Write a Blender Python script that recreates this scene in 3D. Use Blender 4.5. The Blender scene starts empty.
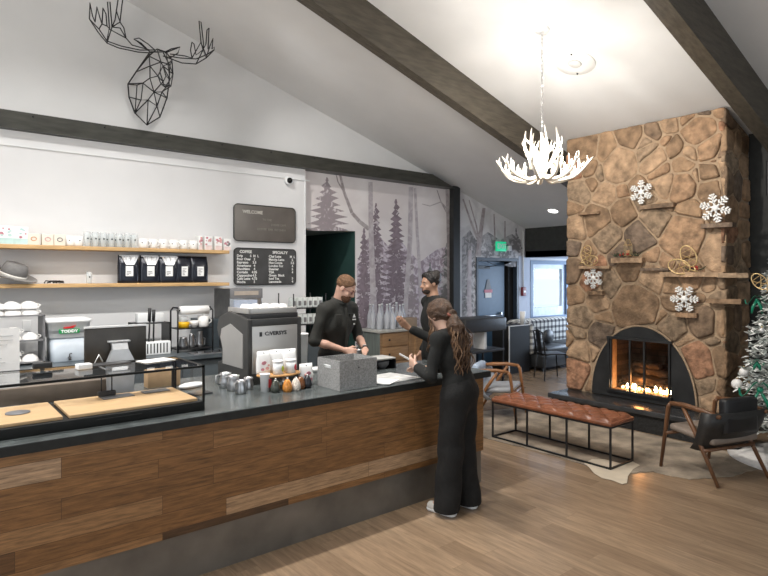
import bpy, bmesh, math, random
import numpy as np
from mathutils import Vector, Matrix, Euler
R = random.Random(7)
sc = bpy.context.scene
COL = sc.collection
# ---------------------------------------------------------------- camera, world, lights, exposure
FPX, HY, EYE = 579.5, 275.5, 1.8
AZ = math.atan2(716, FPX)                      # heading of the view, from the X axis
cam = bpy.data.cameras.new('camera'); camo = bpy.data.objects.new('camera', cam); COL.objects.link(camo)
cam.sensor_fit = 'HORIZONTAL'; cam.sensor_width = 36; cam.lens = 36 * FPX / 768
cam.shift_y = -(288 - HY) / 768
camo.location = (0, 0, EYE); camo.rotation_euler = (math.pi / 2, 0, AZ - math.pi / 2)
cam.clip_start = .05; cam.clip_end = 200
sc.camera = camo
sc.view_settings.view_transform = 'Standard'; sc.view_settings.look = 'None'
sc.view_settings.gamma = 1; sc.view_settings.use_curve_mapping = False
sc.view_settings.exposure = -0.02
w = bpy.data.worlds.new('sky'); sc.world = w; w.use_nodes = True
wn = w.node_tree.nodes; wl = w.node_tree.links
bg = wn['Background']; bg.inputs[0].default_value = (.66, .79, .9, 1); bg.inputs[1].default_value = .85
def area(name, loc, rot, sx, sy, power, col, spread=180):
    l = bpy.data.lights.new(name, 'AREA'); l.shape = 'RECTANGLE'; l.size = sx; l.size_y = sy
    l.energy = power; l.color = col; l.spread = math.radians(spread)
    o = bpy.data.objects.new(name, l); COL.objects.link(o); o.location = loc; o.rotation_euler = rot
    return o
PI = math.pi
# hidden area lights added in the south and west openings; daylight in the annex
area('south_fill', (2.5, -3.9, 2.1), (PI/2, 0, 0), 8.0, 2.6, 60, (.93, .96, 1))
area('west_fill', (-2.9, 1.5, 2.2), (PI/2, 0, -PI/2), 6.0, 2.8, 110, (.95, .97, 1))
area('daylight_annex', (12.3, 5.6, 1.5), (PI/2, 0, PI/2), 3.2, 1.5, 150, (.66, .8, 1))
def spot(name, loc, aim, power, ang, blend=.6, col=(1, .975, .945), rad=.06):
    l = bpy.data.lights.new(name, 'SPOT'); l.energy = power; l.spot_size = math.radians(ang); l.spot_blend = blend
    l.color = col; l.shadow_soft_size = rad
    o = bpy.data.objects.new(name, l); COL.objects.link(o); o.location = loc
    o.rotation_euler = (Vector(aim) - Vector(loc)).to_track_quat('-Z', 'Y').to_euler()
# track lights hung above the service bar (the track is built further down)
TRACK = [-1.4, -.3, .8, 1.9, 2.8]
for i, x in enumerate(TRACK):
    spot('overhead_spot', (x, 4.1, 4.85), (x + .1, 5.0, 0), 250, 112, .8)
WASH = [-1.3, 0, 1.2, 2.4]
for x in WASH: spot('wall_wash_lamp', (x, 5.8, 4.82), (x, 7.1, 1.6), 72, 105, .8)
spot('wall_wash_lamp', (2.4, 5.8, 4.82), (6.6, 7.5, 2.0), 260, 62, .9)  # extra unseen spot added to brighten the mural
# two unseen spots off the track, added to light the fireplace and the seats
spot('overhead_spot', (2.2, 3.35, 4.85), (6.9, 3.6, 1.9), 540, 70, .8, (1, .93, .85))
spot('overhead_spot', (1.8, 2.6, 4.95), (4.8, 2.4, 0), 240, 80, .8, (1, .95, .88))

def ray(px, py):
    u = (px - 384) / FPX; v = (HY - py) / FPX
    return Vector((math.cos(AZ) + u * math.sin(AZ), math.sin(AZ) - u * math.cos(AZ), v))
def onY(px, py, Y):
    r = ray(px, py); t = Y / r.y; return Vector((r.x * t, Y, EYE + r.z * t))
def onX(px, py, X):
    r = ray(px, py); t = X / r.x; return Vector((X, r.y * t, EYE + r.z * t))
def onZ(px, py, z):
    r = ray(px, py); t = (z - EYE) / r.z; return Vector((r.x * t, r.y * t, z))
def ceil_z(x): return 5.79 - .3057 * x

# ---------------------------------------------------------------- materials
MATS = {}
def mat(name, col, rough=.6, metal=0, var=.12, scale=12, bump=0, emit=None, estr=0, alpha=1, trans=0, spec=.5, stretch=None, bscale=None, ior=1.45):
    if name in MATS: return MATS[name]
    m = bpy.data.materials.new(name); m.use_nodes = True; MATS[name] = m
    nt = m.node_tree; b = nt.nodes['Principled BSDF']
    b.inputs['Roughness'].default_value = rough; b.inputs['Metallic'].default_value = metal
    b.inputs['Specular IOR Level'].default_value = spec; b.inputs['IOR'].default_value = ior
    b.inputs['Base Color'].default_value = (*col, 1)
    if trans: b.inputs['Transmission Weight'].default_value = trans
    if alpha < 1: b.inputs['Alpha'].default_value = alpha
    if emit: b.inputs['Emission Color'].default_value = (*emit, 1); b.inputs['Emission Strength'].default_value = estr
    if var or bump:
        tc = nt.nodes.new('ShaderNodeTexCoord'); mp = nt.nodes.new('ShaderNodeMapping')
        nt.links.new(tc.outputs['Object'], mp.inputs[0])
        if stretch: mp.inputs['Scale'].default_value = stretch
        n = nt.nodes.new('ShaderNodeTexNoise'); n.inputs['Scale'].default_value = scale; n.inputs['Detail'].default_value = 5
        nt.links.new(mp.outputs[0], n.inputs['Vector'])
        if var:
            r = nt.nodes.new('ShaderNodeValToRGB'); r.color_ramp.elements[0].position = .3; r.color_ramp.elements[1].position = .7
            r.color_ramp.elements[0].color = (*[c * (1 - var) for c in col], 1)
            r.color_ramp.elements[1].color = (*[min(1, c * (1 + var)) for c in col], 1)
            nt.links.new(n.outputs['Fac'], r.inputs[0]); nt.links.new(r.outputs[0], b.inputs['Base Color'])
        if bump:
            src = n
            if bscale:
                src = nt.nodes.new('ShaderNodeTexNoise'); src.inputs['Scale'].default_value = bscale; src.inputs['Detail'].default_value = 6
                nt.links.new(mp.outputs[0], src.inputs['Vector'])
            bp = nt.nodes.new('ShaderNodeBump'); bp.inputs['Strength'].default_value = bump; bp.inputs['Distance'].default_value = .02
            nt.links.new(src.outputs['Fac'], bp.inputs['Height']); nt.links.new(bp.outputs[0], b.inputs['Normal'])
    return m
def planks(name, axis, length, width, ramp, rough=.4, gap=(.05, .035, .02), mortar=.003, bump=.15, grain=(1.2, 22, 22), plane='xy', dark=.3, seed=0.0):
    """boards: a brick pattern whose random brick tone drives a colour ramp, with stretched grain over it"""
    m = bpy.data.materials.new(name); m.use_nodes = True; MATS[name] = m
    nt = m.node_tree; b = nt.nodes['Principled BSDF']; N = nt.nodes.new; L = nt.links.new
    tc = N('ShaderNodeTexCoord'); sp = N('ShaderNodeSeparateXYZ'); cb = N('ShaderNodeCombineXYZ')
    L(tc.outputs['Object'], sp.inputs[0])
    L(sp.outputs[{'x': 0, 'y': 1, 'z': 2}[plane[0]]], cb.inputs[0]); L(sp.outputs[{'x': 0, 'y': 1, 'z': 2}[plane[1]]], cb.inputs[1])
    off = N('ShaderNodeVectorMath'); off.operation = 'ADD'; off.inputs[1].default_value = (seed, 0, 0); L(cb.outputs[0], off.inputs[0])
    br = N('ShaderNodeTexBrick'); br.offset = .37; br.offset_frequency = 2; br.squash = 1.35; br.squash_frequency = 3
    br.inputs['Scale'].default_value = 1; br.inputs['Brick Width'].default_value = length; br.inputs['Row Height'].default_value = width
    br.inputs['Mortar Size'].default_value = mortar; br.inputs['Mortar Smooth'].default_value = .1
    br.inputs['Color1'].default_value = (0, 0, 0, 1); br.inputs['Color2'].default_value = (1, 1, 1, 1); br.inputs['Mortar'].default_value = (.5, .5, .5, 1)
    L(off.outputs[0], br.inputs['Vector'])
    cr = N('ShaderNodeValToRGB'); el = cr.color_ramp.elements
    for i, (p, c) in enumerate(ramp):
        e = el[i] if i < 2 else el.new(p)
        e.position = p; e.color = (*c, 1)
    L(br.outputs['Color'], cr.inputs[0])
    mp = N('ShaderNodeMapping'); mp.inputs['Scale'].default_value = grain; L(tc.outputs['Object'], mp.inputs[0])
    # offset grain per board
    ad = N('ShaderNodeVectorMath'); ad.operation = 'ADD'; sc_ = N('ShaderNodeVectorMath'); sc_.operation = 'SCALE'; sc_.inputs['Scale'].default_value = 9
    L(br.outputs['Color'], sc_.inputs[0]); L(mp.outputs[0], ad.inputs[0]); L(sc_.outputs[0], ad.inputs[1])
    n = N('ShaderNodeTexNoise'); n.inputs['Scale'].default_value = 2.2; n.inputs['Detail'].default_value = 8; n.inputs['Roughness'].default_value = .65; n.inputs['Distortion'].default_value = .3
    L(ad.outputs[0], n.inputs['Vector'])
    gr = N('ShaderNodeValToRGB'); gr.color_ramp.elements[0].position = .33; gr.color_ramp.elements[1].position = .66
    gr.color_ramp.elements[0].color = (1 - dark, 1 - dark, 1 - dark, 1); gr.color_ramp.elements[1].color = (1.12, 1.1, 1.08, 1); L(n.outputs['Fac'], gr.inputs[0])
    mu = N('ShaderNodeMix'); mu.data_type = 'RGBA'; mu.blend_type = 'MULTIPLY'; mu.inputs[0].default_value = 1
    L(cr.outputs[0], mu.inputs[6]); L(gr.outputs[0], mu.inputs[7])
    mx = N('ShaderNodeMix'); mx.data_type = 'RGBA'; L(br.outputs['Fac'], mx.inputs[0]); L(mu.outputs[2], mx.inputs[6]); mx.inputs[7].default_value = (*gap, 1)
    L(mx.outputs[2], b.inputs['Base Color']); b.inputs['Roughness'].default_value = rough
    bp = N('ShaderNodeBump'); bp.inputs['Strength'].default_value = bump; bp.inputs['Distance'].default_value = .004; L(n.outputs['Fac'], bp.inputs['Height']); L(bp.outputs[0], b.inputs['Normal'])
    return m
def glass(name='clear_glass', col=(1, 1, 1), rough=0.0, refl=1.0):
    """thin glazing: mostly transparent with a Fresnel reflection"""
    if name in MATS: return MATS[name]
    m = bpy.data.materials.new(name); m.use_nodes = True; MATS[name] = m
    nt = m.node_tree; nt.nodes.remove(nt.nodes['Principled BSDF']); N = nt.nodes.new; L = nt.links.new
    t = N('ShaderNodeBsdfTransparent'); t.inputs[0].default_value = (*col, 1)
    g = N('ShaderNodeBsdfGlossy'); g.inputs['Roughness'].default_value = rough; g.inputs[0].default_value = (refl, refl, refl, 1)
    fr = N('ShaderNodeFresnel'); fr.inputs[0].default_value = 1.5
    ge = N('ShaderNodeNewGeometry'); om = N('ShaderNodeMath'); om.operation = 'SUBTRACT'; om.inputs[0].default_value = 1; L(ge.outputs['Backfacing'], om.inputs[1])
    ml = N('ShaderNodeMath'); ml.operation = 'MULTIPLY'; L(fr.outputs[0], ml.inputs[0]); L(om.outputs[0], ml.inputs[1])
    mx = N('ShaderNodeMixShader'); L(ml.outputs[0], mx.inputs[0]); L(t.outputs[0], mx.inputs[1]); L(g.outputs[0], mx.inputs[2])
    L(mx.outputs[0], nt.nodes['Material Output'].inputs[0])
    return m
def emis(name, col, s):
    if name in MATS: return MATS[name]
    m = bpy.data.materials.new(name); m.use_nodes = True; MATS[name] = m
    b = m.node_tree.nodes['Principled BSDF']; b.inputs['Base Color'].default_value = (*col, 1)
    b.inputs['Emission Color'].default_value = (*col, 1); b.inputs['Emission Strength'].default_value = s
    return m
def plaid(name):
    m = bpy.data.materials.new(name); m.use_nodes = True; MATS[name] = m
    nt = m.node_tree; b = nt.nodes['Principled BSDF']; N = nt.nodes.new; L = nt.links.new
    tc = N('ShaderNodeTexCoord'); sp = N('ShaderNodeSeparateXYZ'); L(tc.outputs['Object'], sp.inputs[0])
    def stripes(sock, per, duty):
        a = N('ShaderNodeMath'); a.operation = 'DIVIDE'; L(sock, a.inputs[0]); a.inputs[1].default_value = per
        f = N('ShaderNodeMath'); f.operation = 'FRACT'; L(a.outputs[0], f.inputs[0])
        l = N('ShaderNodeMath'); l.operation = 'LESS_THAN'; L(f.outputs[0], l.inputs[0]); l.inputs[1].default_value = duty
        return l.outputs[0]
    ax = N('ShaderNodeMath'); ax.operation = 'ADD'; L(sp.outputs[0], ax.inputs[0]); L(sp.outputs[1], ax.inputs[1])
    s1 = stripes(ax.outputs[0], .13, .42); s2 = stripes(sp.outputs[2], .12, .42)
    ad = N('ShaderNodeMath'); ad.operation = 'ADD'; L(s1, ad.inputs[0]); L(s2, ad.inputs[1])
    dv = N('ShaderNodeMath'); dv.operation = 'DIVIDE'; L(ad.outputs[0], dv.inputs[0]); dv.inputs[1].default_value = 2
    cr = N('ShaderNodeValToRGB'); cr.color_ramp.elements[0].color = (.6, .6, .56, 1); cr.color_ramp.elements[1].color = (.03, .03, .035, 1)
    e = cr.color_ramp.elements.new(.5); e.color = (.2, .2, .2, 1); L(dv.outputs[0], cr.inputs[0]); L(cr.outputs[0], b.inputs['Base Color']); b.inputs['Roughness'].default_value = .9
    return m
black = mat('black_metal', (.012, .012, .013), .45, 0, .2)
white = mat('white_ceramic', (.78, .77, .75), .25, 0, .03)
whitep = mat('white_plastic', (.72, .73, .73), .4, 0, .03)
steel = mat('brushed_steel', (.52, .52, .53), .28, 1, .1, 30)
paper = mat('white_paper', (.78, .78, .77), .8, 0, .04)
darkp = mat('dark_plastic', (.035, .035, .036), .4, 0, .1)
greyp = mat('grey_plastic', (.16, .16, .165), .5, 0, .08)
G = glass()
Gb = mat('bottle_glass', (.74, .78, .78), .08, 0, 0, alpha=.32)

# ---------------------------------------------------------------- mesh collector
class MB:
    def __init__(s): s.v = []; s.f = []; s.m = []; s.sm = []; s.T = Matrix.Identity(4)
    def add(s, vs, fs, mi=0, smooth=False):
        n = len(s.v); s.v += [tuple(s.T @ Vector(p)) for p in vs]
        for f in fs: s.f.append([i + n for i in f]); s.m.append(mi); s.sm.append(smooth)
        return s
    def box(s, a, b, mi=0, M=None):
        (x0, y0, z0), (x1, y1, z1) = a, b
        vs = [Vector(p) for p in ((x0,y0,z0),(x1,y0,z0),(x1,y1,z0),(x0,y1,z0),(x0,y0,z1),(x1,y0,z1),(x1,y1,z1),(x0,y1,z1))]
        if M: vs = [M @ p for p in vs]
        return s.add(vs, [(0,3,2,1),(4,5,6,7),(0,1,5,4),(1,2,6,5),(2,3,7,6),(3,0,4,7)], mi)
    def rbox(s, a, b, r=.01, mi=0, seg=3, M=None):
        """box with all its edges rounded"""
        a = Vector(a); b = Vector(b); r = min(r, *[(b[i]-a[i]) * .499 for i in range(3)])
        bm = bmesh.new(); bmesh.ops.create_cube(bm, size=1)
        for q in bm.verts: q.co = Vector([a[i] if q.co[i] < 0 else b[i] for i in range(3)])
        bmesh.ops.bevel(bm, geom=bm.edges[:] , offset=r, segments=seg, profile=.5, affect='EDGES')
        bm.verts.index_update()
        vs = [(M @ q.co) if M else q.co.copy() for q in bm.verts]; fs = [[q.index for q in f.verts] for f in bm.faces]
        bm.free(); return s.add(vs, fs, mi, True)
    def tube(s, pts, r, mi=0, n=8, cap=True, closed=False):
        pts = [Vector(p) for p in pts]; k = len(pts)
        rs = r if isinstance(r, (list, tuple)) else [r] * k
        vs = []; fs = []; up = None
        for i, p in enumerate(pts):
            if closed: d = pts[(i+1) % k] - pts[i-1]
            else: d = pts[min(i+1, k-1)] - pts[max(i-1, 0)]
            if d.length < 1e-9: d = Vector((0, 0, 1))
            d.normalize()
            if up is None: up = Vector((0,0,1)) if abs(d.z) < .9 else Vector((1,0,0))
            sx = d.cross(up)
            if sx.length < 1e-6: sx = d.orthogonal()
            sx.normalize(); sy = sx.cross(d).normalized(); up = sy
            for j in range(n):
                a = 2 * PI * j / n; vs.append(p + (sx * math.cos(a) + sy * math.sin(a)) * rs[i])
        for i in range(k if closed else k - 1):
            for j in range(n):
                a0 = i * n + j; a1 = i * n + (j+1) % n; b0 = ((i+1) % k) * n + j; b1 = ((i+1) % k) * n + (j+1) % n
                fs.append((a0, a1, b1, b0))
        if cap and not closed: fs.append(list(range(n))[::-1]); fs.append(list(range((k-1)*n, k*n)))
        return s.add(vs, fs, mi, n > 4)
    def lathe(s, prof, c=(0,0,0), mi=0, n=20, M=None):
        vs = []; fs = []; c = Vector(c)
        for (r, z) in prof:
            for j in range(n):
                a = 2 * PI * j / n; p = Vector((max(r, 1e-4) * math.cos(a), max(r, 1e-4) * math.sin(a), z))
                vs.append(c + (M @ p if M else p))
        for i in range(len(prof) - 1):
            for j in range(n): fs.append((i*n+j, i*n+(j+1) % n, (i+1)*n+(j+1) % n, (i+1)*n+j))
        if prof[0][0] > 1e-3: fs.append(list(range(n))[::-1])
        if prof[-1][0] > 1e-3: fs.append(list(range((len(prof)-1)*n, len(prof)*n)))
        return s.add(vs, fs, mi, True)
    def prism(s, poly, h0, h1, axis='y', mi=0):
        """extrude a polygon; axis y: poly in (x,z); axis x: poly in (y,z); axis z: poly in (x,y)"""
        def P(p, h): return {'y': (p[0], h, p[1]), 'x': (h, p[0], p[1]), 'z': (p[0], p[1], h)}[axis]
        n = len(poly); vs = [P(p, h0) for p in poly] + [P(p, h1) for p in poly]
        fs = [list(range(n)), list(range(n, 2*n))[::-1]] + [(i, n+i, n+(i+1) % n, (i+1) % n) for i in range(n)]
        return s.add(vs, fs, mi)
    def ball(s, c, r, mi=0, n=10, M=None):
        r = r if isinstance(r, (tuple, list)) else (r, r, r); c = Vector(c); vs = []; fs = []
        for i in range(n+1):
            t = PI * i / n
            for j in range(2*n):
                a = PI * j / n; p = Vector((r[0]*math.sin(t)*math.cos(a), r[1]*math.sin(t)*math.sin(a), r[2]*math.cos(t)))
                vs.append(c + (M @ p if M else p))
        for i in range(n):
            for j in range(2*n): fs.append((i*2*n+j, i*2*n+(j+1) % (2*n), (i+1)*2*n+(j+1) % (2*n), (i+1)*2*n+j))
        return s.add(vs, fs, mi, True)
    def build(s, name, mats, parent=None, fix=True):
        me = bpy.data.meshes.new(name); me.from_pydata(s.v, [], s.f)
        for m in (mats if isinstance(mats, (list, tuple)) else [mats]): me.materials.append(m)
        me.polygons.foreach_set('material_index', s.m); me.polygons.foreach_set('use_smooth', s.sm); me.update()
        if fix:
            bm = bmesh.new(); bm.from_mesh(me); bmesh.ops.remove_doubles(bm, verts=bm.verts, dist=1e-6)
            bmesh.ops.recalc_face_normals(bm, faces=bm.faces); bm.to_mesh(me); bm.free()
        o = bpy.data.objects.new(name, me); COL.objects.link(o)
        if parent: o.parent = parent
        return o
def tag(o, label, cat, group=None, kind=None):
    if label: o['label'] = label
    if cat: o['category'] = cat
    if group: o['group'] = group
    if kind: o['kind'] = kind
    return o
def thing(name, label, cat, loc=(0,0,0), rz=0, group=None):
    o = bpy.data.objects.new(name, None); COL.objects.link(o); o.empty_display_size = .1
    o.location = loc; o.rotation_euler = (0, 0, rz); return tag(o, label, cat, group)
def single(name, mb, m, label, cat, loc=(0,0,0), rz=0, group=None):
    o = mb.build(name, m); o.location = loc; o.rotation_euler = (0, 0, rz); return tag(o, label, cat, group)
def struct(name, mb, m, parent=None, label=None):
    o = mb.build(name, m, parent)
    if not parent: o['kind'] = 'structure'
    if label: o['label'] = label
    return o
def dup(root, loc, rz=None, label=None, group=None, scale=None):
    r = root.copy(); COL.objects.link(r); r.location = loc
    if rz is not None: r.rotation_euler = (0, 0, rz)
    if scale: r.scale = scale
    if label: r['label'] = label
    if group: r['group'] = group
    for ch in list(root.children):
        c = ch.copy(); COL.objects.link(c); c.parent = r
        for g in ch.children:
            d = g.copy(); COL.objects.link(d); d.parent = c
    return r
def text(body, size, loc, rot, m, parent=None, name='lettering', bold=0, ext=.001, align='CENTER', sx=1, lines=1):
    cu = bpy.data.curves.new(name, 'FONT'); cu.body = body; cu.size = size; cu.extrude = ext; cu.offset = bold
    cu.align_x = align; cu.align_y = 'CENTER'; cu.space_line = lines; cu.resolution_u = 2
    t = bpy.data.objects.new(name, cu); COL.objects.link(t)
    bpy.context.view_layer.update()
    me = bpy.data.meshes.new_from_object(t.evaluated_get(bpy.context.evaluated_depsgraph_get()))
    bpy.data.objects.remove(t); me.materials.clear(); me.materials.append(m)
    o = bpy.data.objects.new(name, me); COL.objects.link(o); o.location = loc; o.rotation_euler = rot; o.scale = (sx, 1, 1)
    if parent: o.parent = parent
    return o
FY = (PI/2, 0, 0)            # lettering that faces -Y
# ================================================================ SETTING
GY = 7.52                                       # inner face of the gable wall
paint = mat('wall_paint', (.66, .66, .655), .85, 0, .02, 3)
bpaint = mat('bar_wall_paint', (.7, .7, .7), .8, 0, .02, 3)
cpaint = mat('ceiling_paint', (.7, .7, .695), .9, 0, .02, 3)
teal = mat('dark_green_paint', (.03, .07, .062), .55, 0, .15, 3)
bluew = mat('annex_paint', (.46, .5, .58), .8, 0, .03)
blackw = mat('black_paint', (.03, .031, .029), .7, 0, .2)
floor_m = planks('vinyl_plank_floor', 'y', 1.25, .15, [(0, (.225, .155, .10)), (.5, (.27, .188, .122)), (1, (.315, .222, .145))], .24, (.18, .12, .075), .001, .08, (17, 1.6, 17), 'yx', .3)
mb = MB().box((-3, -4, -.1), (12.6, 9.4, 0)); struct('floor', mb, floor_m)
mb = MB()
x0, x1 = -3, 9.86
mb.add([(x0,-4,ceil_z(x0)),(x1,-4,ceil_z(x1)),(x1,7.72,ceil_z(x1)),(x0,7.72,ceil_z(x0)),(x0,-4,ceil_z(x0)+.15),(x1,-4,ceil_z(x1)+.15),(x1,7.72,ceil_z(x1)+.15),(x0,7.72,ceil_z(x0)+.15)],
       [(0,1,2,3),(7,6,5,4),(0,4,5,1),(1,5,6,2),(2,6,7,3),(3,7,4,0)])
struct('ceiling', mb, cpaint)
mb = MB().box((9.86, 3.0, 2.17), (12.6, 7.72, 2.3)); struct('ceiling_annex', mb, bluew)
mb = MB().box((9.86, 3.0, 2.172), (10.0, 7.52, 2.78)); struct('trim_1', mb, blackw, None, 'black soffit over the way to the annex')
# gable wall with doorway, exit door recess and annex window
c = ceil_z; T = 7.72
mb = MB()
def wp(poly): mb.prism(poly, GY, T, 'y')
wp([(-3,0),(4.56,0),(4.56,c(4.56)),(-3,c(-3))])
wp([(4.56,2.51),(5.49,2.51),(5.49,c(5.49)),(4.56,c(4.56))])
wp([(5.49,0),(8.35,0),(8.35,c(8.35)),(5.49,c(5.49))])
wp([(8.35,2.15),(9.63,2.15),(9.63,c(9.63)),(8.35,c(8.35))])
wp([(9.63,0),(10.02,0),(10.02,c(10.02)),(9.63,c(9.63))])
wp([(10.02,0),(11.4,0),(11.4,.86),(10.02,.86)]); wp([(10.02,2.12),(11.4,2.12),(11.4,2.3),(10.02,2.3)])
wp([(11.4,0),(12.6,0),(12.6,2.3),(11.4,2.3)])
struct('wall_gable', mb, paint)
mb = MB().prism([(9.86,0),(10.02,0),(10.02,2.17),(9.86,2.17)], GY-.012, GY, 'y').prism([(9.64,0),(9.86,0),(9.86,2.2),(9.64,2.2)], GY-.012, GY, 'y').box((10.02,GY-.012,0),(12.5,GY,.86)).box((11.4,GY-.012,.86),(12.5,GY,2.17))
struct('trim_2', mb, bluew, None, 'blue white wall panel round the annex window')
# furred-out bar wall
mb = MB().box((-3, 7.4, 0), (4.49, GY, 3.37)); struct('wall_bar', mb, bpaint)
mb = MB().box((-3, 7.385, 3.2), (4.56, 7.4, 3.215)).box((4.478,7.385,0),(4.49,7.4,3.2)); struct('trim_3', mb, whitep, None, 'thin white trim under the beam')
# corridor behind the doorway
mb = MB().box((5.49, T, 0), (5.6, 9.4, 2.6)).box((5.478, GY, 0), (5.49, T, 2.51)).box((4.0, 9.3, 0), (5.49, 9.4, 2.6)).box((3.9, T, 0), (4.0, 9.4, 2.6))
struct('wall_corridor', mb, teal)
mb = MB().box((4.0, T, 2.51), (5.49, 9.3, 2.6)); struct('ceiling_corridor', mb, mat('corridor_ceiling', (.25, .33, .33), .8))
# exit recess
mb = MB().box((8.25, T, 0), (8.35, 8.1, 2.25)).box((9.63, T, 0), (9.73, 8.1, 2.25)).box((8.35, T, 2.15), (9.63, 8.1, 2.25)).box((9.622, GY, 0), (9.63, T, 2.15)).box((8.35, 8.02, 0), (9.63, 8.1, 2.15))
struct('wall_vestibule', mb, blackw)
# other walls
mb = MB()
for (a, b, z0, z1) in ((-3,-1.6,0,c(-1.6)), (6.6,7.72,0,c(7.6))): mb.box((a, -4.15, z0), (b, -4, z1))
mb.box((-1.6,-4.15,0),(6.6,-4,.8)); mb.prism([(-1.6,3.4),(6.6,3.4),(6.6,c(6.6)),(-1.6,c(-1.6))], -4.15, -4, 'y')
struct('wall_south', mb, paint)
mb = MB().box((-3.15,-4.15,0),(-3,-1.6,6.7)).box((-3.15,4.6,0),(-3,7.72,6.7)).box((-3.15,-1.6,0),(-3,4.6,.8)).box((-3.15,-1.6,3.6),(-3,4.6,6.7))
struct('wall_west', mb, paint)
# dark wall right of the chimney, with a high window
mb = MB().box((7.62, -4.15, 0), (7.77, 1.5, c(7.62))).box((7.62, 1.5, 0), (7.77, 2.6, 2.72)).box((7.62, 1.5, 3.12), (7.77, 2.6, c(7.62)-.0)).box((7.62, 2.42, 2.72),(7.77, 2.6, 3.12))
struct('wall_east', mb, blackw)
mb = MB().box((7.64,1.5,2.72),(7.68,2.42,2.76)).box((7.64,1.5,3.08),(7.68,2.42,3.12)).box((7.64,2.38,2.76),(7.68,2.42,3.08)); o=struct('window_2', mb, black); 
MB().box((7.66,1.5,2.76),(7.665,2.38,3.08)).build('pane', G, o)
# annex shell
mb = MB().box((7.77, 2.9, 0), (12.6, 3.0, 3.4)); struct('wall_annex', mb, bluew)
mb = MB().box((12.5, 3.0, 0), (12.6, 7.72, .6)).box((12.5,3.0,.6),(12.6,3.8,2.17)).box((12.5,7.3,.6),(12.6,7.72,2.17)); struct('wall_annex_east', mb, bluew)
# annex window in the gable line
wf = mat('blue_grey_frame', (.09, .15, .24), .45); wf2 = mat('white_frame', (.62, .68, .76), .5)
mb = MB().box((10.02,7.5,.86),(10.1,7.6,2.12)).box((11.32,7.5,.86),(11.4,7.6,2.12)).box((10.1,7.5,2.04),(11.32,7.6,2.12)).box((10.1,7.5,.86),(11.32,7.6,.93))
win = struct('window_1', mb, wf)
mb = MB().box((10.1,7.55,.93),(10.2,7.62,2.04)).box((11.22,7.55,.93),(11.32,7.62,2.04)).box((10.2,7.55,1.95),(11.22,7.62,2.04)).box((10.2,7.55,.93),(11.22,7.62,1.12)); mb.build('sash', wf2, win)
MB().box((10.2,7.585,1.12),(11.22,7.59,1.95)).build('pane', G, win)
MB().box((9.98,7.42,.84),(11.44,7.55,.87)).build('window_sill', wf2, win)
# outside: snow and two snowy buildings
snow = mat('snow', (.85, .88, .93), .8, 0, .03, 2)
mb = MB().box((4, 9.6, -3.05), (80, 80, -3.0)); tag(struct('ground_snow', mb, snow), 'snow covered ground outside the window', None)
def house(x, y, w_, d_, h, label, rz, k_=.12):
    t = thing('snowy_building', label, 'building', (x, y, -3.0), rz)
    wl_ = mat('siding', (.16,.22,.3), .8); 
    MB().box((-w_/2,-d_/2,0),(w_/2,d_/2,h)).prism([(-w_/2,h),(w_/2,h),(0,h+w_*k_)], -d_/2, d_/2, 'y').build('wall', wl_, t)
    m_ = MB()
    for s in (-1, 1):
        m_.prism([(0,h+w_*k_+.02),(s*(w_/2+.5),h-.18),(s*(w_/2+.5),h-.02),(0,h+w_*k_+.2)], -d_/2-.5, d_/2+.5, 'y')
    m_.build('roof', snow, t)
    for k in (-2,-1,0,1,2): MB().box((-w_/2-.04,k*1.3-.35,h-1.1),(-w_/2,k*1.3+.35,h-.4)).build('window', mat('dusk_glass', (.12,.2,.32), .2), t)
house(25, 17.4, 7, 9, 3.55, 'snow roofed building nearer the annex window', .45); house(37, 29.5, 7, 12, 3.9, 'second snow roofed building farther outside the window', 2.2, .1)

# ---------------------------------------------------------------- beams and post
bw = mat('dark_stained_timber', (.075, .064, .048), .5, 0, .3, 5, .25, stretch=(1, 6, 6), bscale=9)
def rafter(y0, y1, d, label):
    m_ = MB(); a, b = -3, 9.86
    vs = [(a,y0,c(a)-d),(b,y0,c(b)-d),(b,y1,c(b)-d),(a,y1,c(a)-d),(a,y0,c(a)),(b,y0,c(b)),(b,y1,c(b)),(a,y1,c(a))]
    m_.add(vs, [(0,3,2,1),(4,5,6,7),(0,1,5,4),(1,2,6,5),(2,3,7,6),(3,0,4,7)])
    o = single('ceiling_beam', m_, bw, label, 'beam'); return o
rafter(4.81, 4.955, .405, 'dark timber ceiling beam ending left of the stone chimney, behind the chandelier')
rb = rafter(2.146, 2.30, .40, 'dark timber ceiling beam at the upper right, passing the right edge of the chimney')
steelb = mat('tie_beam_stain', (.04, .04, .033), .38, 0, .35, 4, .12, stretch=(1,5,5))
xb = (5.79-3.563)/.3057
mb = MB(); mb.prism([(-3,3.373),(7.56,3.373),(7.0,3.563),(-3,3.563)], 7.305, 7.519, 'y')
for k in range(14):
    x = -2.6 + k*.72
    if x < 7: mb.ball((x, 7.3045, 3.53), .012, 1, 4)
single('tie_beam', mb, [steelb, black], 'long dark beam running level along the gable wall over the bar shelves', 'beam')
mb = MB().box((7.62, 7.40, 0), (7.79, 7.505, c(7.71)-.002)); single('wall_post', mb, mat('post_black',(.018,.019,.019),.6,0,.2), 'dark upright post splitting the forest mural', 'post')

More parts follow.
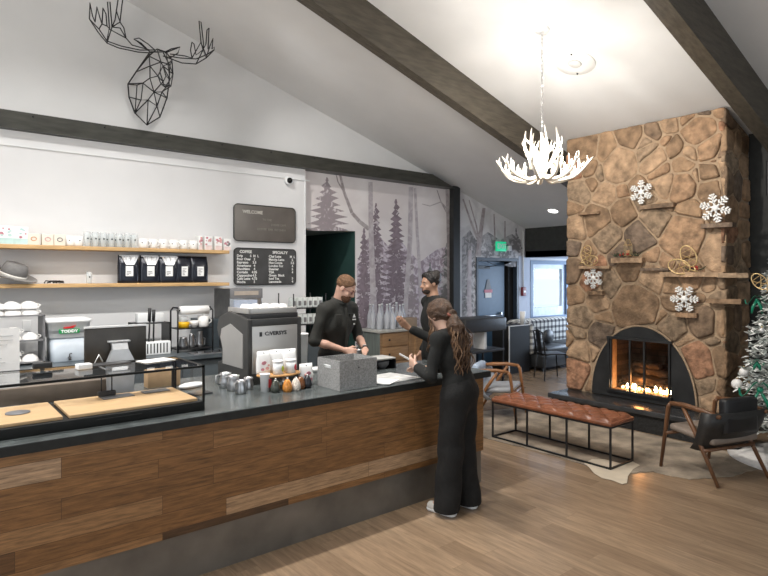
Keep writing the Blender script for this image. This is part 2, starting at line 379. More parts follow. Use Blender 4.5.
# ---------------------------------------------------------------- mural (painted wall covering, flat on the wall)
def murmat(name, a, b, scale, lo, hi, a2=None):
    m = mat(name, a, .85, 0, .1, 3)
    nt = m.node_tree; bs = nt.nodes['Principled BSDF']; N = nt.nodes.new; L = nt.links.new
    tc = N('ShaderNodeTexCoord'); n = N('ShaderNodeTexNoise'); n.inputs['Scale'].default_value = scale; n.inputs['Detail'].default_value = 3; n.inputs['Distortion'].default_value = 1.2
    L(tc.outputs['Object'], n.inputs['Vector']); r = N('ShaderNodeValToRGB'); r.color_ramp.elements[0].position = lo; r.color_ramp.elements[1].position = hi
    r.color_ramp.elements[0].color = (*a, 1); r.color_ramp.elements[1].color = (*b, 1)
    if a2: e = r.color_ramp.elements.new((lo+.2)/2); e.color = (*a2, 1)
    L(n.outputs['Fac'], r.inputs[0]); L(r.outputs[0], bs.inputs['Base Color']); return m
mbg = murmat('mural_sky', (.66, .61, .605), (.76, .72, .71), 1.2, .35, .65)
mdns = murmat('mural_grey_thicket', (.2,.195,.2), (.46,.45,.46), 8, .4, .6)
mbg2 = murmat('mural_mist', (.56, .55, .555), (.70, .69, .69), 2.5, .4, .6)
mlow = murmat('mural_undergrowth', (.32, .26, .30), (.66, .60, .65), 9, .42, .6)
mfir = murmat('mural_fir', (.19, .15, .17), (.62, .56, .59), 9, .57, .66, (.26,.21,.24))
mfirL = murmat('mural_fir_pale', (.33, .28, .295), (.64, .59, .60), 9, .55, .64, (.31,.27,.28))
mbir = murmat('mural_birch', (.44, .39, .41), (.56, .52, .53), 7, .4, .6)
mbirD = murmat('mural_birch_dark', (.32, .28, .28), (.44, .40, .40), 7, .4, .6)
mgry = murmat('mural_grey_leaf', (.2, .195, .2), (.6, .59, .6), 7, .47, .62)
mb = MB(); lay = [0]
def flat(poly_px, mi):
    lay[0] += 1; y = GY - .003 - .0002 * lay[0]
    pts = [onY(px, py, y) for px, py in poly_px]
    mb.add(pts, [list(range(len(pts)))], mi)
def wallpoly(pts, mi):
    lay[0] += 1; y = GY - .003 - .0002 * lay[0]
    mb.add([(p[0], y, p[1]) for p in pts], [list(range(len(pts)))], mi)
wallpoly([(4.56,2.52),(5.49,2.52),(5.49,.0),(7.7,.0),(7.7,c(7.7)-.01),(7.27,3.37),(4.56,3.37)][::-1], 0)
wallpoly([(7.701,0),(8.35,0),(8.35,2.15),(9.63,2.15),(9.63,c(9.63)-.01),(7.701,c(7.701)-.01)], 1)
def fir(cx, top, bot, hw, mi, seed, clipL=None, clipR=None):
    r = random.Random(seed); n = int((bot-top)/5.5); L_ = []; R_ = []
    for i in range(n+1):
        t = i/n; y = top + (bot-top)*t; w_ = hw*(.08+.92*t**.8)
        for S, s in ((L_, -1), (R_, 1)):
            wi = w_*r.uniform(.7, 1.15)
            S.append((cx+s*wi*.35, y)); S.append((cx+s*wi, y+r.uniform(2.5, 4.3))); S.append((cx+s*wi*.55, y+4.8))
    def cl(p):
        x = p[0]
        if clipL is not None: x = max(x, clipL)
        if clipR is not None: x = min(x, clipR)
        return (x, p[1])
    # one jagged strip per side so that the polygons stay simple
    lay[0] += 1; y_ = GY - .003 - .0002*lay[0]
    for S in (L_, R_):
        for k in range(len(S)-1):
            a, b2 = cl(S[k]), cl(S[k+1]); q = [onY(cx if clipL is None else max(cx, clipL), a[1], y_), onY(*a, y_), onY(*b2, y_), onY(cx if clipL is None else max(cx, clipL), b2[1], y_)]
            mb.add(q, [(0,1,2,3)], mi)
def trunk(pts, w0, w1, mi):
    lay[0] += 1; y_ = GY - .003 - .0002*lay[0]; n = len(pts)
    for k in range(n-1):
        a = w0+(w1-w0)*k/(n-1); b2 = w0+(w1-w0)*(k+1)/(n-1); (xa, ya), (xb_, yb) = pts[k], pts[k+1]
        dx, dy = xb_-xa, yb-ya; L_ = math.hypot(dx, dy); nx, ny = -dy/L_, dx/L_
        mb.add([onY(xa-nx*a/2, ya-ny*a/2, y_), onY(xa+nx*a/2, ya+ny*a/2, y_), onY(xb_+nx*b2/2, yb+ny*b2/2, y_), onY(xb_-nx*b2/2, yb-ny*b2/2, y_)], [(0,1,2,3)], mi)
flat([(357,262),(366,240),(376,232),(388,246),(398,236),(408,250),(420,262),(436,250),(452,244),(452,345),(357,345)], 2); flat([(462,238),(470,230),(476,240),(476,345),(462,345)], 8); flat([(476,240),(488,232),(500,240),(512,234),(521,240),(522,257),(476,256)], 8)
fir(327, 177, 226, 24, 4, 3, 306, 352)
fir(364, 228, 345, 17, 3, 5, 356)
fir(376, 203, 345, 21, 3, 8, 357)
fir(396, 199, 345, 24, 3, 9)
fir(447, 243, 345, 22, 7, 12, None, 453); fir(430, 262, 345, 15, 7, 14); fir(412, 258, 345, 12, 4, 15)
trunk([(340,174),(344,192),(352,213),(360,222),(369,229)], 2.2, 4.2, 6); trunk([(344,192),(338,182),(336,174)], 1.5, 1, 6)
trunk([(370.5,182),(371,230),(373,290),(376,345)], 4.2, 6.5, 5)
trunk([(411,187),(410,240),(406,300),(404,345)], 4.5, 4.5, 5); trunk([(415,188),(417,230),(420,275),(421,345)], 2.6, 3.5, 5)
trunk([(447,190),(448,215),(449,245),(450,345)], 3, 4.5, 6); trunk([(422,204),(430,206),(438,203),(441,202),(447,209)], .7, 1.4, 6); trunk([(437,190),(441,202),(447,213)], .8, 1.5, 6)
fir(471, 243, 345, 16, 7, 21, 462, 476)
fir(484, 238, 256, 13, 7, 23); fir(516, 228, 262, 12, 7, 29, None, 523); fir(505, 236, 256, 10, 7, 31)
trunk([(463,199),(471,222),(478,240),(480,256)], 1.5, 3, 6); trunk([(484,208),(481,230),(478,256)], 3, 5, 6); trunk([(469,200),(476,224),(479,240)], 1, 2, 6)
trunk([(494,214),(495,240)], 1.2, 1.6, 6); trunk([(505,221),(505,243)], 1.2, 1.6, 6)
trunk([(470,250),(469,300),(472,345)], 4, 5, 5)
mur = mb.build('forest_mural', [mbg, mbg2, mlow, mfir, mfirL, mbir, mbirD, mgry, mdns], None, False)
tag(mur, 'grey mauve forest mural of firs and birches covering the gable wall beside the doorway', 'mural')
mb = MB().box((4.56,7.5,2.51),(5.49,7.52,2.53)); 

# ---------------------------------------------------------------- exit door
dpaint = mat('blue_door_paint', (.055, .11, .18), .4, 0, .06)
t = MB().box((8.35,7.5,0),(8.40,7.72,2.15)).box((8.40,7.5,2.09),(9.62,7.72,2.15)).box((9.57,7.5,0),(9.62,7.6,2.09))
dr = struct('door_1', t, mat('door_frame_paint', (.02, .03, .045), .4))
MB().box((8.42,7.66,.01),(9.36,7.70,2.08)).build('door_leaf', dpaint, dr)
MB().box((8.5,7.6,1.93),(8.85,7.66,1.99)).tube([(8.6,7.62,1.95),(9.0,7.56,2.0),(8.75,7.58,2.07)], .008).build('door_closer', black, dr)
MB().box((9.2,7.6,1.0),(9.23,7.66,1.06)).tube([(8.5,7.62,1.0),(9.3,7.62,1.0)], .014).build('push_bar', steel, dr)
t = thing('door_sign', 'triangular warning sign and red and white notice on the blue exit door', 'sign', (8.86,7.655,1.52))
MB().prism([(-.09,.0),(.09,.0),(.03,.2),(-.03,.2)], -.006, 0, 'y').build('triangle_panel', greyp, t)
MB().box((-.12,-.007,-.06),(.12,0,-.0)).build('red_panel', mat('sign_red', (.55,.2,.25), .6), t)
MB().box((-.09,-.007,-.16),(.09,0,-.062)).build('notice', paper, t)
MB().box((9.45,7.62,0),(9.6,7.98,2.1)).build('door_strip', mat('strip_curtain',(.02,.02,.02),.35), dr)
# EXIT sign
e = onY(500.5, 246.5, 7.5)
t = thing('exit_sign', 'small green lit EXIT sign above the blue door', 'sign', (e.x, 7.515, e.z))
MB().rbox((-.14,-.05,-.095),(.14,0,.095), .008).build('housing', emis('exit_green', (.02,.62,.3), .55), t)
text('EXIT', .135, (0,-.052,0), FY, paper, t, 'lettering', .002)
mb = MB().rbox((.0,-.06,-.05),(.1,0,.05), .01); single('emergency_light', mb, whitep, 'small white unit right of the EXIT sign', 'light', (e.x+.2,7.515,e.z-.03))
# conduit and pull station
a = onY(521, 236, 7.5); b_ = onY(523, 290, 7.5)
mb = MB().tube([(9.86-.06,7.49,2.72),(9.76,7.49,2.72),(9.76,7.49,1.55)], .014); single('wall_conduit', mb, whitep, 'thin white conduit pipe running down the wall right of the exit door', 'pipe')
t = thing('fire_alarm_station', 'small dark red fire alarm box on the wall right of the exit door', 'alarm', (9.76,7.505,1.47))
MB().rbox((-.06,-.05,-.09),(.06,0,.09), .008).build('housing', mat('alarm_red', (.16,.015,.02), .4), t)
MB().box((-.035,-.058,-.02),(.035,-.05,.02)).build('pull_handle', whitep, t)

# ---------------------------------------------------------------- stone chimney with fireplace
FX = 6.93
stone_cols = [(.30,.195,.115),(.24,.155,.092),(.35,.235,.145),(.19,.128,.082),(.31,.195,.115),(.16,.115,.082),(.26,.185,.12),(.32,.17,.10)]
smats = []
for i, sc_ in enumerate(stone_cols):
    m = mat('field_stone_%s' % 'abcdefgh'[i], sc_, .85, 0, .45, 7 + i*.9, 1.0, bscale=22); smats.append(m)
mortar = mat('stone_mortar', (.36, .26, .17), .9, 0, .15, 20, .5, bscale=40)
def clip(poly, px, py, nx, ny):
    out = []; n = len(poly)
    for i in range(n):
        a, b = poly[i], poly[(i+1) % n]; da = (a[0]-px)*nx+(a[1]-py)*ny; db = (b[0]-px)*nx+(b[1]-py)*ny
        if da <= 0: out.append(a)
        if (da < 0 < db) or (db < 0 < da): t_ = da/(da-db); out.append((a[0]+(b[0]-a[0])*t_, a[1]+(b[1]-a[1])*t_))
    return out
def cells(sites, x0, x1, z0, z1, post=None, gap=.013):
    res = []
    for i, s in enumerate(sites):
        if len(s) > 3: continue
        poly = [(x0,z0),(x1,z0),(x1,z1),(x0,z1)]
        for j, q in enumerate(sites):
            if i == j: continue
            dx, dz = q[0]-s[0], q[1]-s[1]; L2 = dx*dx+dz*dz
            if L2 < 1e-6 or L2 > 2.5: continue
            k = .5 + (s[2]-q[2])/(2*L2); L_ = math.sqrt(L2)
            poly = clip(poly, s[0]+dx*k-dx/L_*gap, s[1]+dz*k-dz/L_*gap, dx, dz)
            if len(poly) < 3: break
        if len(poly) >= 3 and post: poly = post(poly)
        if poly and len(poly) >= 3: res.append(poly)
    return res
def chaikin(p, rr):
    # roughen then round
    q = []
    n = len(p)
    for i in range(n):
        a, b = p[i], p[(i+1) % n]; L_ = math.hypot(b[0]-a[0], b[1]-a[1]); k = max(1, int(L_/.07))
        for j in range(k):
            t_ = j/k; o_ = 0 if j == 0 else rr.uniform(-.006, .006)
            q.append((a[0]+(b[0]-a[0])*t_+o_, a[1]+(b[1]-a[1])*t_+o_))
    p = q
    for _ in range(2):
        o = []; n = len(p)
        for i in range(n):
            a, b = p[i], p[(i+1) % n]; o.append((a[0]*.78+b[0]*.22, a[1]*.78+b[1]*.22)); o.append((a[0]*.22+b[0]*.78, a[1]*.22+b[1]*.78))
        p = o
    return p
def stone(mb, poly, to3, rr, dep=None):
    poly = chaikin(poly, rr); n = len(poly)
    cx_ = sum(p[0] for p in poly)/n; cz = sum(p[1] for p in poly)/n
    d = dep or rr.uniform(.01, .045); mi = rr.choice([0,0,1,1,2,2,3,4,4,5,6,6,0,1,7]); tx, tz = rr.uniform(-.04,.04), rr.uniform(-.05,.05)
    rings = []
    for (ins, dd) in ((0, -.03), (.0, d*.55), (.012, d*.9), (.035, d*1.02)):
        ring = []
        for (x, z) in poly:
            L_ = math.hypot(x-cx_, z-cz) or 1; k = max(0, 1 - ins/L_); X_, Z_ = cx_+(x-cx_)*k, cz+(z-cz)*k
            dl = dd + ((X_-cx_)*tx + (Z_-cz)*tz if dd > 0 else 0) + (rr.uniform(-.003,.003) if dd > 0 else 0)
            ring.append(to3(X_, Z_, dl))
        rings.append(ring)
    vs = [p for r_ in rings for p in r_]; fs = []
    for k in range(3):
        for i in range(n): fs.append((k*n+i, k*n+(i+1) % n, (k+1)*n+(i+1) % n, (k+1)*n+i))
    vs.append(to3(cx_, cz, d*1.1 + rr.uniform(-.004,.008))); ci = len(vs)-1
    for i in range(n): fs.append((3*n+i, 3*n+(i+1) % n, ci))
    mb.add(vs, fs, mi, True)
ch = thing('stone_fireplace', 'tall brown field stone chimney with an arched black fireplace opening', 'fireplace', (FX, 3.57, 0))
ch_off = Matrix.Translation((-FX, -3.57, 0))
AC, AA, AB, AZ0 = 3.535, .645, .90, .27          # the arch: centre, half width, height, springing level
def arch_post(poly):
    cx_ = sum(p[0] for p in poly)/len(poly); cz = sum(p[1] for p in poly)/len(poly)
    dx, dz = cx_-AC, cz-AZ0
    if (dx/AA)**2 + (max(dz,0)/AB)**2 < 1.0: return None
    for _ in range(1):
        if all((((x-AC)/(AA+.01))**2 + (max(z-AZ0,0)/(AB+.01))**2) > 1 for x, z in poly): return poly
        k = 1/math.sqrt((dx/(AA+.012))**2 + (dz/(AB+.012))**2); bx, bz = AC+dx*k, AZ0+dz*k
        nx, nz = -(bx-AC)/AA**2, -(bz-AZ0)/AB**2; poly = clip(poly, bx, bz, nx, nz)
    return poly
# stone centres read off the photo: (px, py, weight)
SP = [(587,152,.0),(608,152,0),(632,137,.01),(652,132,.0),(670,122,0),(688,116,0),(705,111,.0),(720,108,0),
 (576,172,0),(588,168,0),(601,172,-.01),(620,165,.03),(645,143,.0),(621,147,-.02),(648,153,.005),(668,143,-.01),(676,148,0),(700,131,.02),(716,127,-.01),
 (654,160,.01),(660,170,0),(690,152,0),(709,146,.01),(726,150,0),(683,163,0),(712,163,-.01),(728,165,0),
 (577,192,.01),(590,182,-.01),(607,195,.0),(622,192,-.01),(637,186,-.01),(665,185,.005),(682,187,.01),(697,176,-.01),(710,173,0),(712,190,.005),(727,186,0),(652,195,-.01),
 (572,207,0),(576,228,.015),(597,222,.02),(624,212,.01),(636,205,-.01),(632,226,-.015),(660,214,.0),(690,211,.0),(712,206,-.01),(728,210,0),
 (607,238,.02),(641,236,.02),(656,222,.02),(683,237,.045),(712,234,-.01),(728,225,0),(573,247,.0),(590,252,.0),(597,258,-.01),(617,250,0),(653,259,.0),(664,262,0),(723,252,.04),(737,245,0),
 (573,271,.01),(590,281,.01),(612,287,.01),(634,273,.02),(650,280,.03),(671,285,.01),(690,276,.015),(709,283,.0),(725,281,.0),(737,285,-.01),
 (577,295,.0),(581,318,.01),(598,300,.01),(636,305,.07),(671,302,.005),(662,315,.0),(700,297,-.01),(720,300,.0),(734,297,0),(603,316,-.01),
 (578,333,.0),(600,335,.01),(674,327,.015),(704,322,.02),(728,324,.02),(686,342,.0),(579,350,.01),(594,350,-.01),(713,343,.0),(732,343,0),(722,360,.02),(697,362,.04),
 (570,340,0),(576,372,.02),(590,382,-.01),(710,372,-.01),(732,372,-.01),(705,384,.01),(720,388,.0),(738,388,0),(712,398,0)]
sites = []
for (px, py, w_) in SP:
    p = onX(px, py, FX); sites.append((p.y, p.z, w_*1.2))
for k in range(13):
    a_ = PI*(k+.5)/13; sites.append((AC+AA*.82*math.cos(a_), AZ0+AB*.82*math.sin(a_), 0, 1))
for k in range(6): sites.append((AC-.4+.16*k, AZ0+.2, .02, 1))
Y0, Y1, ZT = 2.60, 4.57, ceil_z(FX) - .02
rr = random.Random(4)
mb = MB(); mb.T = ch_off
# backing (mortar) around the fire opening
OY0, OY1, OZ0, OZ1 = 3.16, 3.93, .36, 1.0
for (a, b2, z0, z1) in ((Y0,OY0,0,ZT),(OY1,Y1,0,ZT),(OY0,OY1,0,OZ0),(OY0,OY1,OZ1,ZT)): mb.box((FX, a, z0), (FX+.12, b2, z1), 8)
mb.prism([(FX+.12,0),(7.615,0),(7.615,c(7.615)-.02),(FX+.12,ZT-.045)], Y0, Y0+.12, 'y', 8); mb.prism([(FX+.12,0),(7.615,0),(7.615,c(7.615)-.02),(FX+.12,ZT-.045)], Y1-.12, Y1, 'y', 8); mb.box((7.5,Y0+.12,0),(7.615,Y1-.12,ZT-.25),8)
for poly in cells(sites, Y0-.015, Y1+.01, .27, ZT, arch_post): stone(mb, poly, lambda y, z, d: (FX-d, y, z), rr)
# side returning away from the camera
s2 = []
z = .15
while z < 3.7:
    k = rr.choice([2, 2, 3])
    for i in range(k): s2.append((FX+.02+(i+.5)*.66/k+rr.uniform(-.05,.05), z+rr.uniform(-.06,.06), rr.uniform(-.005,.005)))
    z += .24
def side_post(poly): return clip(poly, FX, ZT-.03, .3057, 1)
for poly in cells(s2, FX-.03, 7.6, .0, 3.75, side_post): stone(mb, poly, lambda x, z, d: (x, Y0-d*.8, z), rr)
mb.build('masonry', smats + [mortar], ch)
# projecting ledge stones
def ledge(x0p, x1p, yp, th=.05, out=.14, col=2):
    a = onX(x0p, yp, FX-out*.7); b2 = onX(x1p, yp, FX-out*.7); z = (a.z+b2.z)/2; ya, yb = b2.y, a.y
    n = max(3, int((yb-ya)/.08)); top = []
    m_ = MB(); m_.T = ch_off
    pts = [(ya+(yb-ya)*i/n, FX-.02-out*.75*(.45+.55*math.sin(PI*(i+.3)/(n+.6))**.6)*rr.uniform(.85,1.1)) for i in range(n+1)]
    poly = [(p[1], p[0]) for p in pts] + [(FX+.02, yb), (FX+.02, ya)]
    m_.prism(poly, z-th, z, 'z')
    return m_.build('ledge_stone', smats[col], ch)
LED = [(639,673,204,.05,.14,3),(701,732,223,.05,.14,5),(610,641,258,.06,.16,2),(578,608,266,.035,.15,2),(658,722,272,.055,.2,2),(716,748,273,.05,.2,6),(705,741,299,.05,.16,1),(675,696,313,.05,.15,4),(587,602,291,.05,.12,1),(640,668,268,.03,.1,5),(578,598,212,.035,.12,1)]
for l in LED: ledge(*l)
# arched surround
iron = mat('blackened_steel', (.028, .029, .03), .42, .3, .3, 6)
mb = MB(); mb.T = ch_off
arc = [(AC+AA*math.cos(t_), AZ0+AB*math.sin(t_)) for t_ in [PI*i/40 for i in range(41)]]
inn = []
for (y, z) in arc:   # project the arch on the rectangle of the opening
    dy, dz = y-AC, z-(AZ0)
    hw = (OY1-OY0)/2; hc = (OY0+OY1)/2
    inn.append((min(max(y, OY0), OY1), min(max(z, OZ0), OZ1)))
def ringface(o_, i_, x, mi=0):
    n = len(o_); vs = [(x, *p) for p in o_] + [(x, *p) for p in i_]
    mb.add(vs, [(k, k+1, n+k+1, n+k) for k in range(n-1)], mi)
# radial mapping onto the opening outline
path = []
def rectpt(u):       # u 0..1 from the right bottom corner up, over and down
    Hh = OZ1-OZ0; Wd = OY1-OY0; L_ = 2*Hh+Wd; s_ = u*L_
    if s_ < Hh: return (OY1, OZ0+s_)
    if s_ < Hh+Wd: return (OY1-(s_-Hh), OZ1)
    return (OY0, OZ1-(s_-Hh-Wd))
inn = [rectpt(i/40) for i in range(41)]
ringface(arc, inn, FX-.05); mb.box((FX-.05, AC-AA, AZ0), (FX-.01, AC+AA, AZ0+.0)); mb.box((FX-.05, OY0, AZ0), (FX+.0, OY1, OZ0))
mb.add([(FX-.05,AC-AA,AZ0),(FX-.05,OY0,AZ0),(FX-.05,OY0,OZ0)], [(0,1,2)]); mb.add([(FX-.05,AC+AA,AZ0),(FX-.05,OY1,AZ0),(FX-.05,OY1,OZ0)], [(0,1,2)])
n = len(arc); mb.add([(FX-.05, *p) for p in arc] + [(FX+.02, *p) for p in arc], [(k, k+1, n+k+1, n+k) for k in range(n-1)])
sur = mb.build('arched_surround', iron, ch)
m_ = MB(); m_.T = ch_off; m_.tube([(FX-.04, AC+(AA+.012)*math.cos(PI*i/40), AZ0+(AB+.012)*math.sin(PI*i/40)) for i in range(41)], .012); m_.build('arch_bead', mortar, ch)
# firebox
brick = planks('fire_brick', 'x', .22, .07, [(0,(.05,.035,.028)),(1,(.09,.06,.045))], .9, (.03,.025,.02), .008, .2, (8,8,8), 'yz', .5)
mb = MB(); mb.T = ch_off
mb.box((FX+.12,OY0-.03,OZ0-.03),(FX+.5,OY0,OZ1+.03)).box((FX+.12,OY1,OZ0-.03),(FX+.5,OY1+.03,OZ1+.03)).box((FX+.12,OY0-.03,OZ0-.06),(FX+.5,OY1+.03,OZ0)).box((FX+.12,OY0,OZ1),(FX+.5,OY1,OZ1+.03)).box((FX+.47,OY0,OZ0),(FX+.5,OY1,OZ1))
mb.build('firebox', brick, ch)
mb = MB(); mb.T = ch_off
xf = FX-.06
for y in (OY0, OY0+.3, OY1-.29, OY1-.04): mb.box((xf-.02, y, OZ0), (xf+.005, y+.02, OZ1))
mb.box((xf-.03, OY0-.02, OZ1), (xf+.01, OY1+.02, OZ1+.03)); mb.box((xf-.03, OY0-.02, OZ0-.02), (xf+.01, OY1+.02, OZ0+.012)); mb.box((xf-.02,OY1-.01,OZ0),(xf+.01,OY1+.02,OZ1))
mb.build('door_frame', iron, ch)
for (a, b2) in ((OY0+.02, OY0+.3), (OY0+.32, OY1-.29), (OY1-.27, OY1-.04)):
    m_ = MB(); m_.T = ch_off; m_.box((xf-.004, a, OZ0+.012), (xf, b2, OZ1)); m_.build('glass_door', glass('smoked_glass', (.86,.82,.78), .02, .7), ch)
# logs, embers and flames burning on the grate
bark = mat('charred_bark', (.035,.025,.018), .95, 0, .5, 18, 1)
LB = [((7.12,3.25,.47),(7.10,3.86,.47),.05),((7.25,3.3,.48),(7.27,3.82,.49),.055),((7.17,3.3,.57),(7.22,3.75,.6),.05),((7.2,3.42,.66),(7.24,3.8,.66),.045)]
LT = ['front log on the burning fire, nearest the glass','rear bottom log on the burning fire','middle log lying across the burning fire','topmost charred log on the burning fire']
for (a, b2, r_), lb in zip(LB, LT):
    a, b2 = Vector(a), Vector(b2); m_ = MB(); k = 8
    m_.tube([(a-a)+(b2-a)*i/k+Vector((rr.uniform(-.006,.006),0,rr.uniform(-.006,.006))) for i in range(k+1)], [r_*rr.uniform(.88,1.1) for i in range(k+1)], n=12)
    single('fire_log', m_, bark, lb, 'log', tuple(a), 0, 'logs in the fireplace')
t = thing('log_grate', 'iron grate holding the logs in the fireplace', 'grate', (7.18,3.55,.36))
for i in range(7):
    MB().tube([(-.14,-.33+i*.11,.1),(-.12,-.33+i*.11,.045),(.12,-.33+i*.11,.045),(.14,-.33+i*.11,.1)], .008).build('bar', iron, t)
m_ = MB()
for x in (-.1, .1):
    for y in (-.3, .3): m_.tube([(x,y,0),(x,y,.045)], .008)
    m_.tube([(x,-.33,.038),(x,.33,.038)], .008)
m_.build('grate_leg', iron, t)
flm = emis('flame', (1, .5, .16), 26); flc = emis('flame_core', (1, .8, .5), 60)
fl = thing('fire_flames', 'small bright orange and white flames at the foot of the logs', 'fire', (7.1,3.53,.365))
for i in range(17):
    y = -.30+.6*i/16+rr.uniform(-.02,.02); h = rr.choice([.02,.03,.04,.05,.075]); x = rr.uniform(-.06,-.01)
    m_ = MB(); m_.tube([(x,y,0),(x+.004,y+.006,h*.4),(x,y-.004,h*.75),(x+.005,y+.01,h)], [.014,.019,.01,.001], n=7)
    m_.build('flame', flc if i % 3 == 0 else flm, fl)
l = bpy.data.lights.new('fire_glow', 'POINT'); l.energy = 9; l.color = (1,.45,.15); l.shadow_soft_size = .08
o = bpy.data.objects.new('fire_glow', l); COL.objects.link(o); o.location = (7.02,3.6,.5)
# raised hearth
hm = mat('hearth_slate', (.035,.036,.038), .25, 0, .3, 6, .1)
t = thing('fireplace_hearth', 'raised black stone hearth slab in front of the fireplace', 'hearth', (6.7, 3.47, 0))
MB().rbox((-.24,-1.2,.2),(.215,1.1,.262), .012).build('slab', hm, t)
MB().box((-.2,-1.16,0),(.21,1.06,.2)).build('base', mat('hearth_base',(.012,.012,.012),.6,0,.4,30,.6), t)

# ================================================================ BAR
wood_panel = planks('reclaimed_boards', 'x', .82, .107, [(0,(.07,.038,.018)),(.10,(.15,.072,.027)),(.2,(.235,.112,.038)),(.86,(.315,.155,.056)),(.93,(.43,.26,.13)),(1,(.5,.33,.2))], .5, (.07,.035,.015), .0012, .35, (3, 34, 34), 'xz', .55, 5.15)
kick = mat('grey_steel_sheet', (.16,.142,.12), .42, .3, .3, 3, .1)
slate = mat('slate_counter', (.075,.085,.085), .24, 0, .4, 9, .06)
ct = thing('service_counter', 'long bar counter faced in reclaimed wood boards with a dark slate top', 'counter', (0,0,0))
mb = MB(); mb.prism([(-1.2,3.36),(3.92,3.36),(3.92,4.2),(2.85,4.2),(2.85,4.68),(-1.2,4.68)], .915, .967, 'z'); o = mb.build('countertop', slate, ct)
bv = o.modifiers.new('edge', 'BEVEL'); bv.width = .004; bv.segments = 2
MB().box((-1.2,3.357,.913),(3.923,3.3599,.963)).box((3.9201,3.36,.913),(3.923,4.2,.963)).build('edge_band', mat('edge_black',(.014,.015,.014),.5,0,.3,20), ct)
mb = MB().box((-1.2,3.39,.277),(3.86,3.42,.915)); mb.build('board_facing', wood_panel, ct)
mb = MB().box((-1.2,3.4,.0),(3.84,3.43,.275)); mb.build('kick_panel', kick, ct)
mb = MB().box((3.83,3.42,0),(3.86,4.15,.915)).box((-1.2,4.12,.0),(3.83,4.15,.1)).box((-1.2,3.43,.1),(3.83,4.13,.12)).box((-1.2,3.43,.45),(3.83,4.13,.47)); mb.build('carcass', mat('dark_carcass',(.03,.025,.02),.6), ct)
for x in (-1.15, .2, 1.4, 2.8): MB().box((x,4.6,0),(x+.04,4.64,.915)).build('leg', steel, ct)
CT = .967
# ---------------------------------------------------------------- back bar
bc = thing('back_bar_cabinet', 'dark grey back bar cabinet run with a dark top under the wall shelves', 'cabinet', (0,0,0))
o = MB().box((-1.5,6.38,.86),(3.85,7.385,.9)).build('worktop', mat('back_worktop',(.07,.085,.095),.3,0,.2,6), bc)
MB().box((-1.5,6.45,.1),(3.83,7.385,.86)).build('carcass', mat('cabinet_blue_grey',(.06,.075,.085),.5), bc)
for i in range(7):
    x = -1.45+i*.755; d = MB().rbox((x,6.43,.12),(x+.74,6.45,.84),.005).build('door', mat('cabinet_blue_grey',(.06,.075,.085),.5), bc)
    MB().tube([(x+.66,6.425,.6),(x+.66,6.4,.6),(x+.66,6.4,.75),(x+.66,6.425,.75)], .006).build('handle', steel, d)
MB().box((-1.5,6.5,0),(3.83,7.385,.1)).build('plinth', black, bc)
# shelves
oak = mat('oak_shelf_wood', (.52,.33,.15), .5, 0, .16, 4, .1, stretch=(1,12,12))
for zt, lab in ((2.125,'upper light oak wall shelf holding mugs and glasses'), (1.71,'lower light oak wall shelf holding the coffee bags and the hat')):
    m_ = MB().rbox((-.6,7.1,zt-.042),(3.17,7.398,zt), .004); single('wall_shelf', m_, oak, lab, 'shelf', (0,0,0), 0, None)
S1, S2 = 2.127, 1.712
# upper shelf: printed cartons, mugs and glasses
pink = mat('print_pink',(.62,.33,.32),.6); aqua = mat('print_aqua',(.45,.62,.6),.6); cream = mat('carton_cream',(.72,.66,.57),.7,0,.03); rose = mat('print_rose',(.5,.2,.24),.6)
def sx(px, Y=7.2, z=S1): return onY(px, 244, Y).x
def gift_box(px, label, body, print_, w_=.105, h=.175, g='printed cartons on the upper shelf'):
    t = thing('gift_carton', label, 'carton', (sx(px),7.19,S1), rr.uniform(-.06,.06), g)
    MB().rbox((-w_/2,-.04,0),(w_/2,.04,h), .003).build('box_body', body, t)
    m_ = MB()
    for k in range(9):
        a = rr.uniform(0,2*PI); r_ = rr.uniform(.008,.02); cx_, cz = rr.uniform(-w_*.35,w_*.35), h*rr.uniform(.4,.88)
        m_.prism([(cx_+r_*math.cos(a+q*PI/3), cz+r_*.8*math.sin(a+q*PI/3)) for q in range(6)], -.0412-.0001*k, -.0400, 'y', k % 2)
    m_.build('print', [print_, rose], t)
    if body is not cream: MB().box((-w_/2+.004,-.0408,.004),(w_/2-.004,-.0401,h*.33)).build('lower_band', aqua if print_ is aqua else mat('band_pale_pink',(.68,.55,.53),.6), t)
    return t
gift_box(6, 'tall white carton with pink and aqua print, leftmost on the upper shelf', paper, aqua, .14, .19)
gift_box(20, 'tall white carton with pink print, second from left on the upper shelf', paper, aqua, .14, .185)
def small_carton(px, label, ring):
    t = thing('small_carton', label, 'carton', (sx(px),7.19,S1), 0, 'small cream cartons on the upper shelf')
    MB().rbox((-.055,-.045,0),(.055,.045,.12), .003).build('box_body', cream, t)
    m_ = MB(); m_.tube([(.025*math.cos(q*PI/8),-.046,.065+.02*math.sin(q*PI/8)) for q in range(16)], .004, closed=True, n=5); m_.build('ring_print', ring, t)
small_carton(33, 'small cream carton with an orange ring print on the upper shelf', mat('print_orange',(.65,.3,.12),.6))
small_carton(47, 'small cream carton with a pale pink ring print on the upper shelf', pink)
small_carton(59, 'small cream carton with a grey ring print on the upper shelf', greyp)
def mug(name, label, loc, rz, group, s=1, hd=0, m=white, dot=True):
    t = thing(name, label, 'mug', loc, rz, group)
    MB().lathe([(.0,.004),(.034*s,.0),(.041*s,.01),(.043*s,.09*s),(.040*s,.09*s),(.038*s,.012),(0,.010)], n=18).build('cup_body', m, t)
    MB().tube([(.04*s+.028*s*math.sin(PI*i/8),0,.075*s-.055*s*i/8) for i in range(9)], .006*s, n=6).build('handle', m, t)
    if dot:
        m_ = MB(); m_.ball((0,-.0405*s,.05*s),(.008,.004,.008),0,6); m_.build('logo', black, t)
    return t
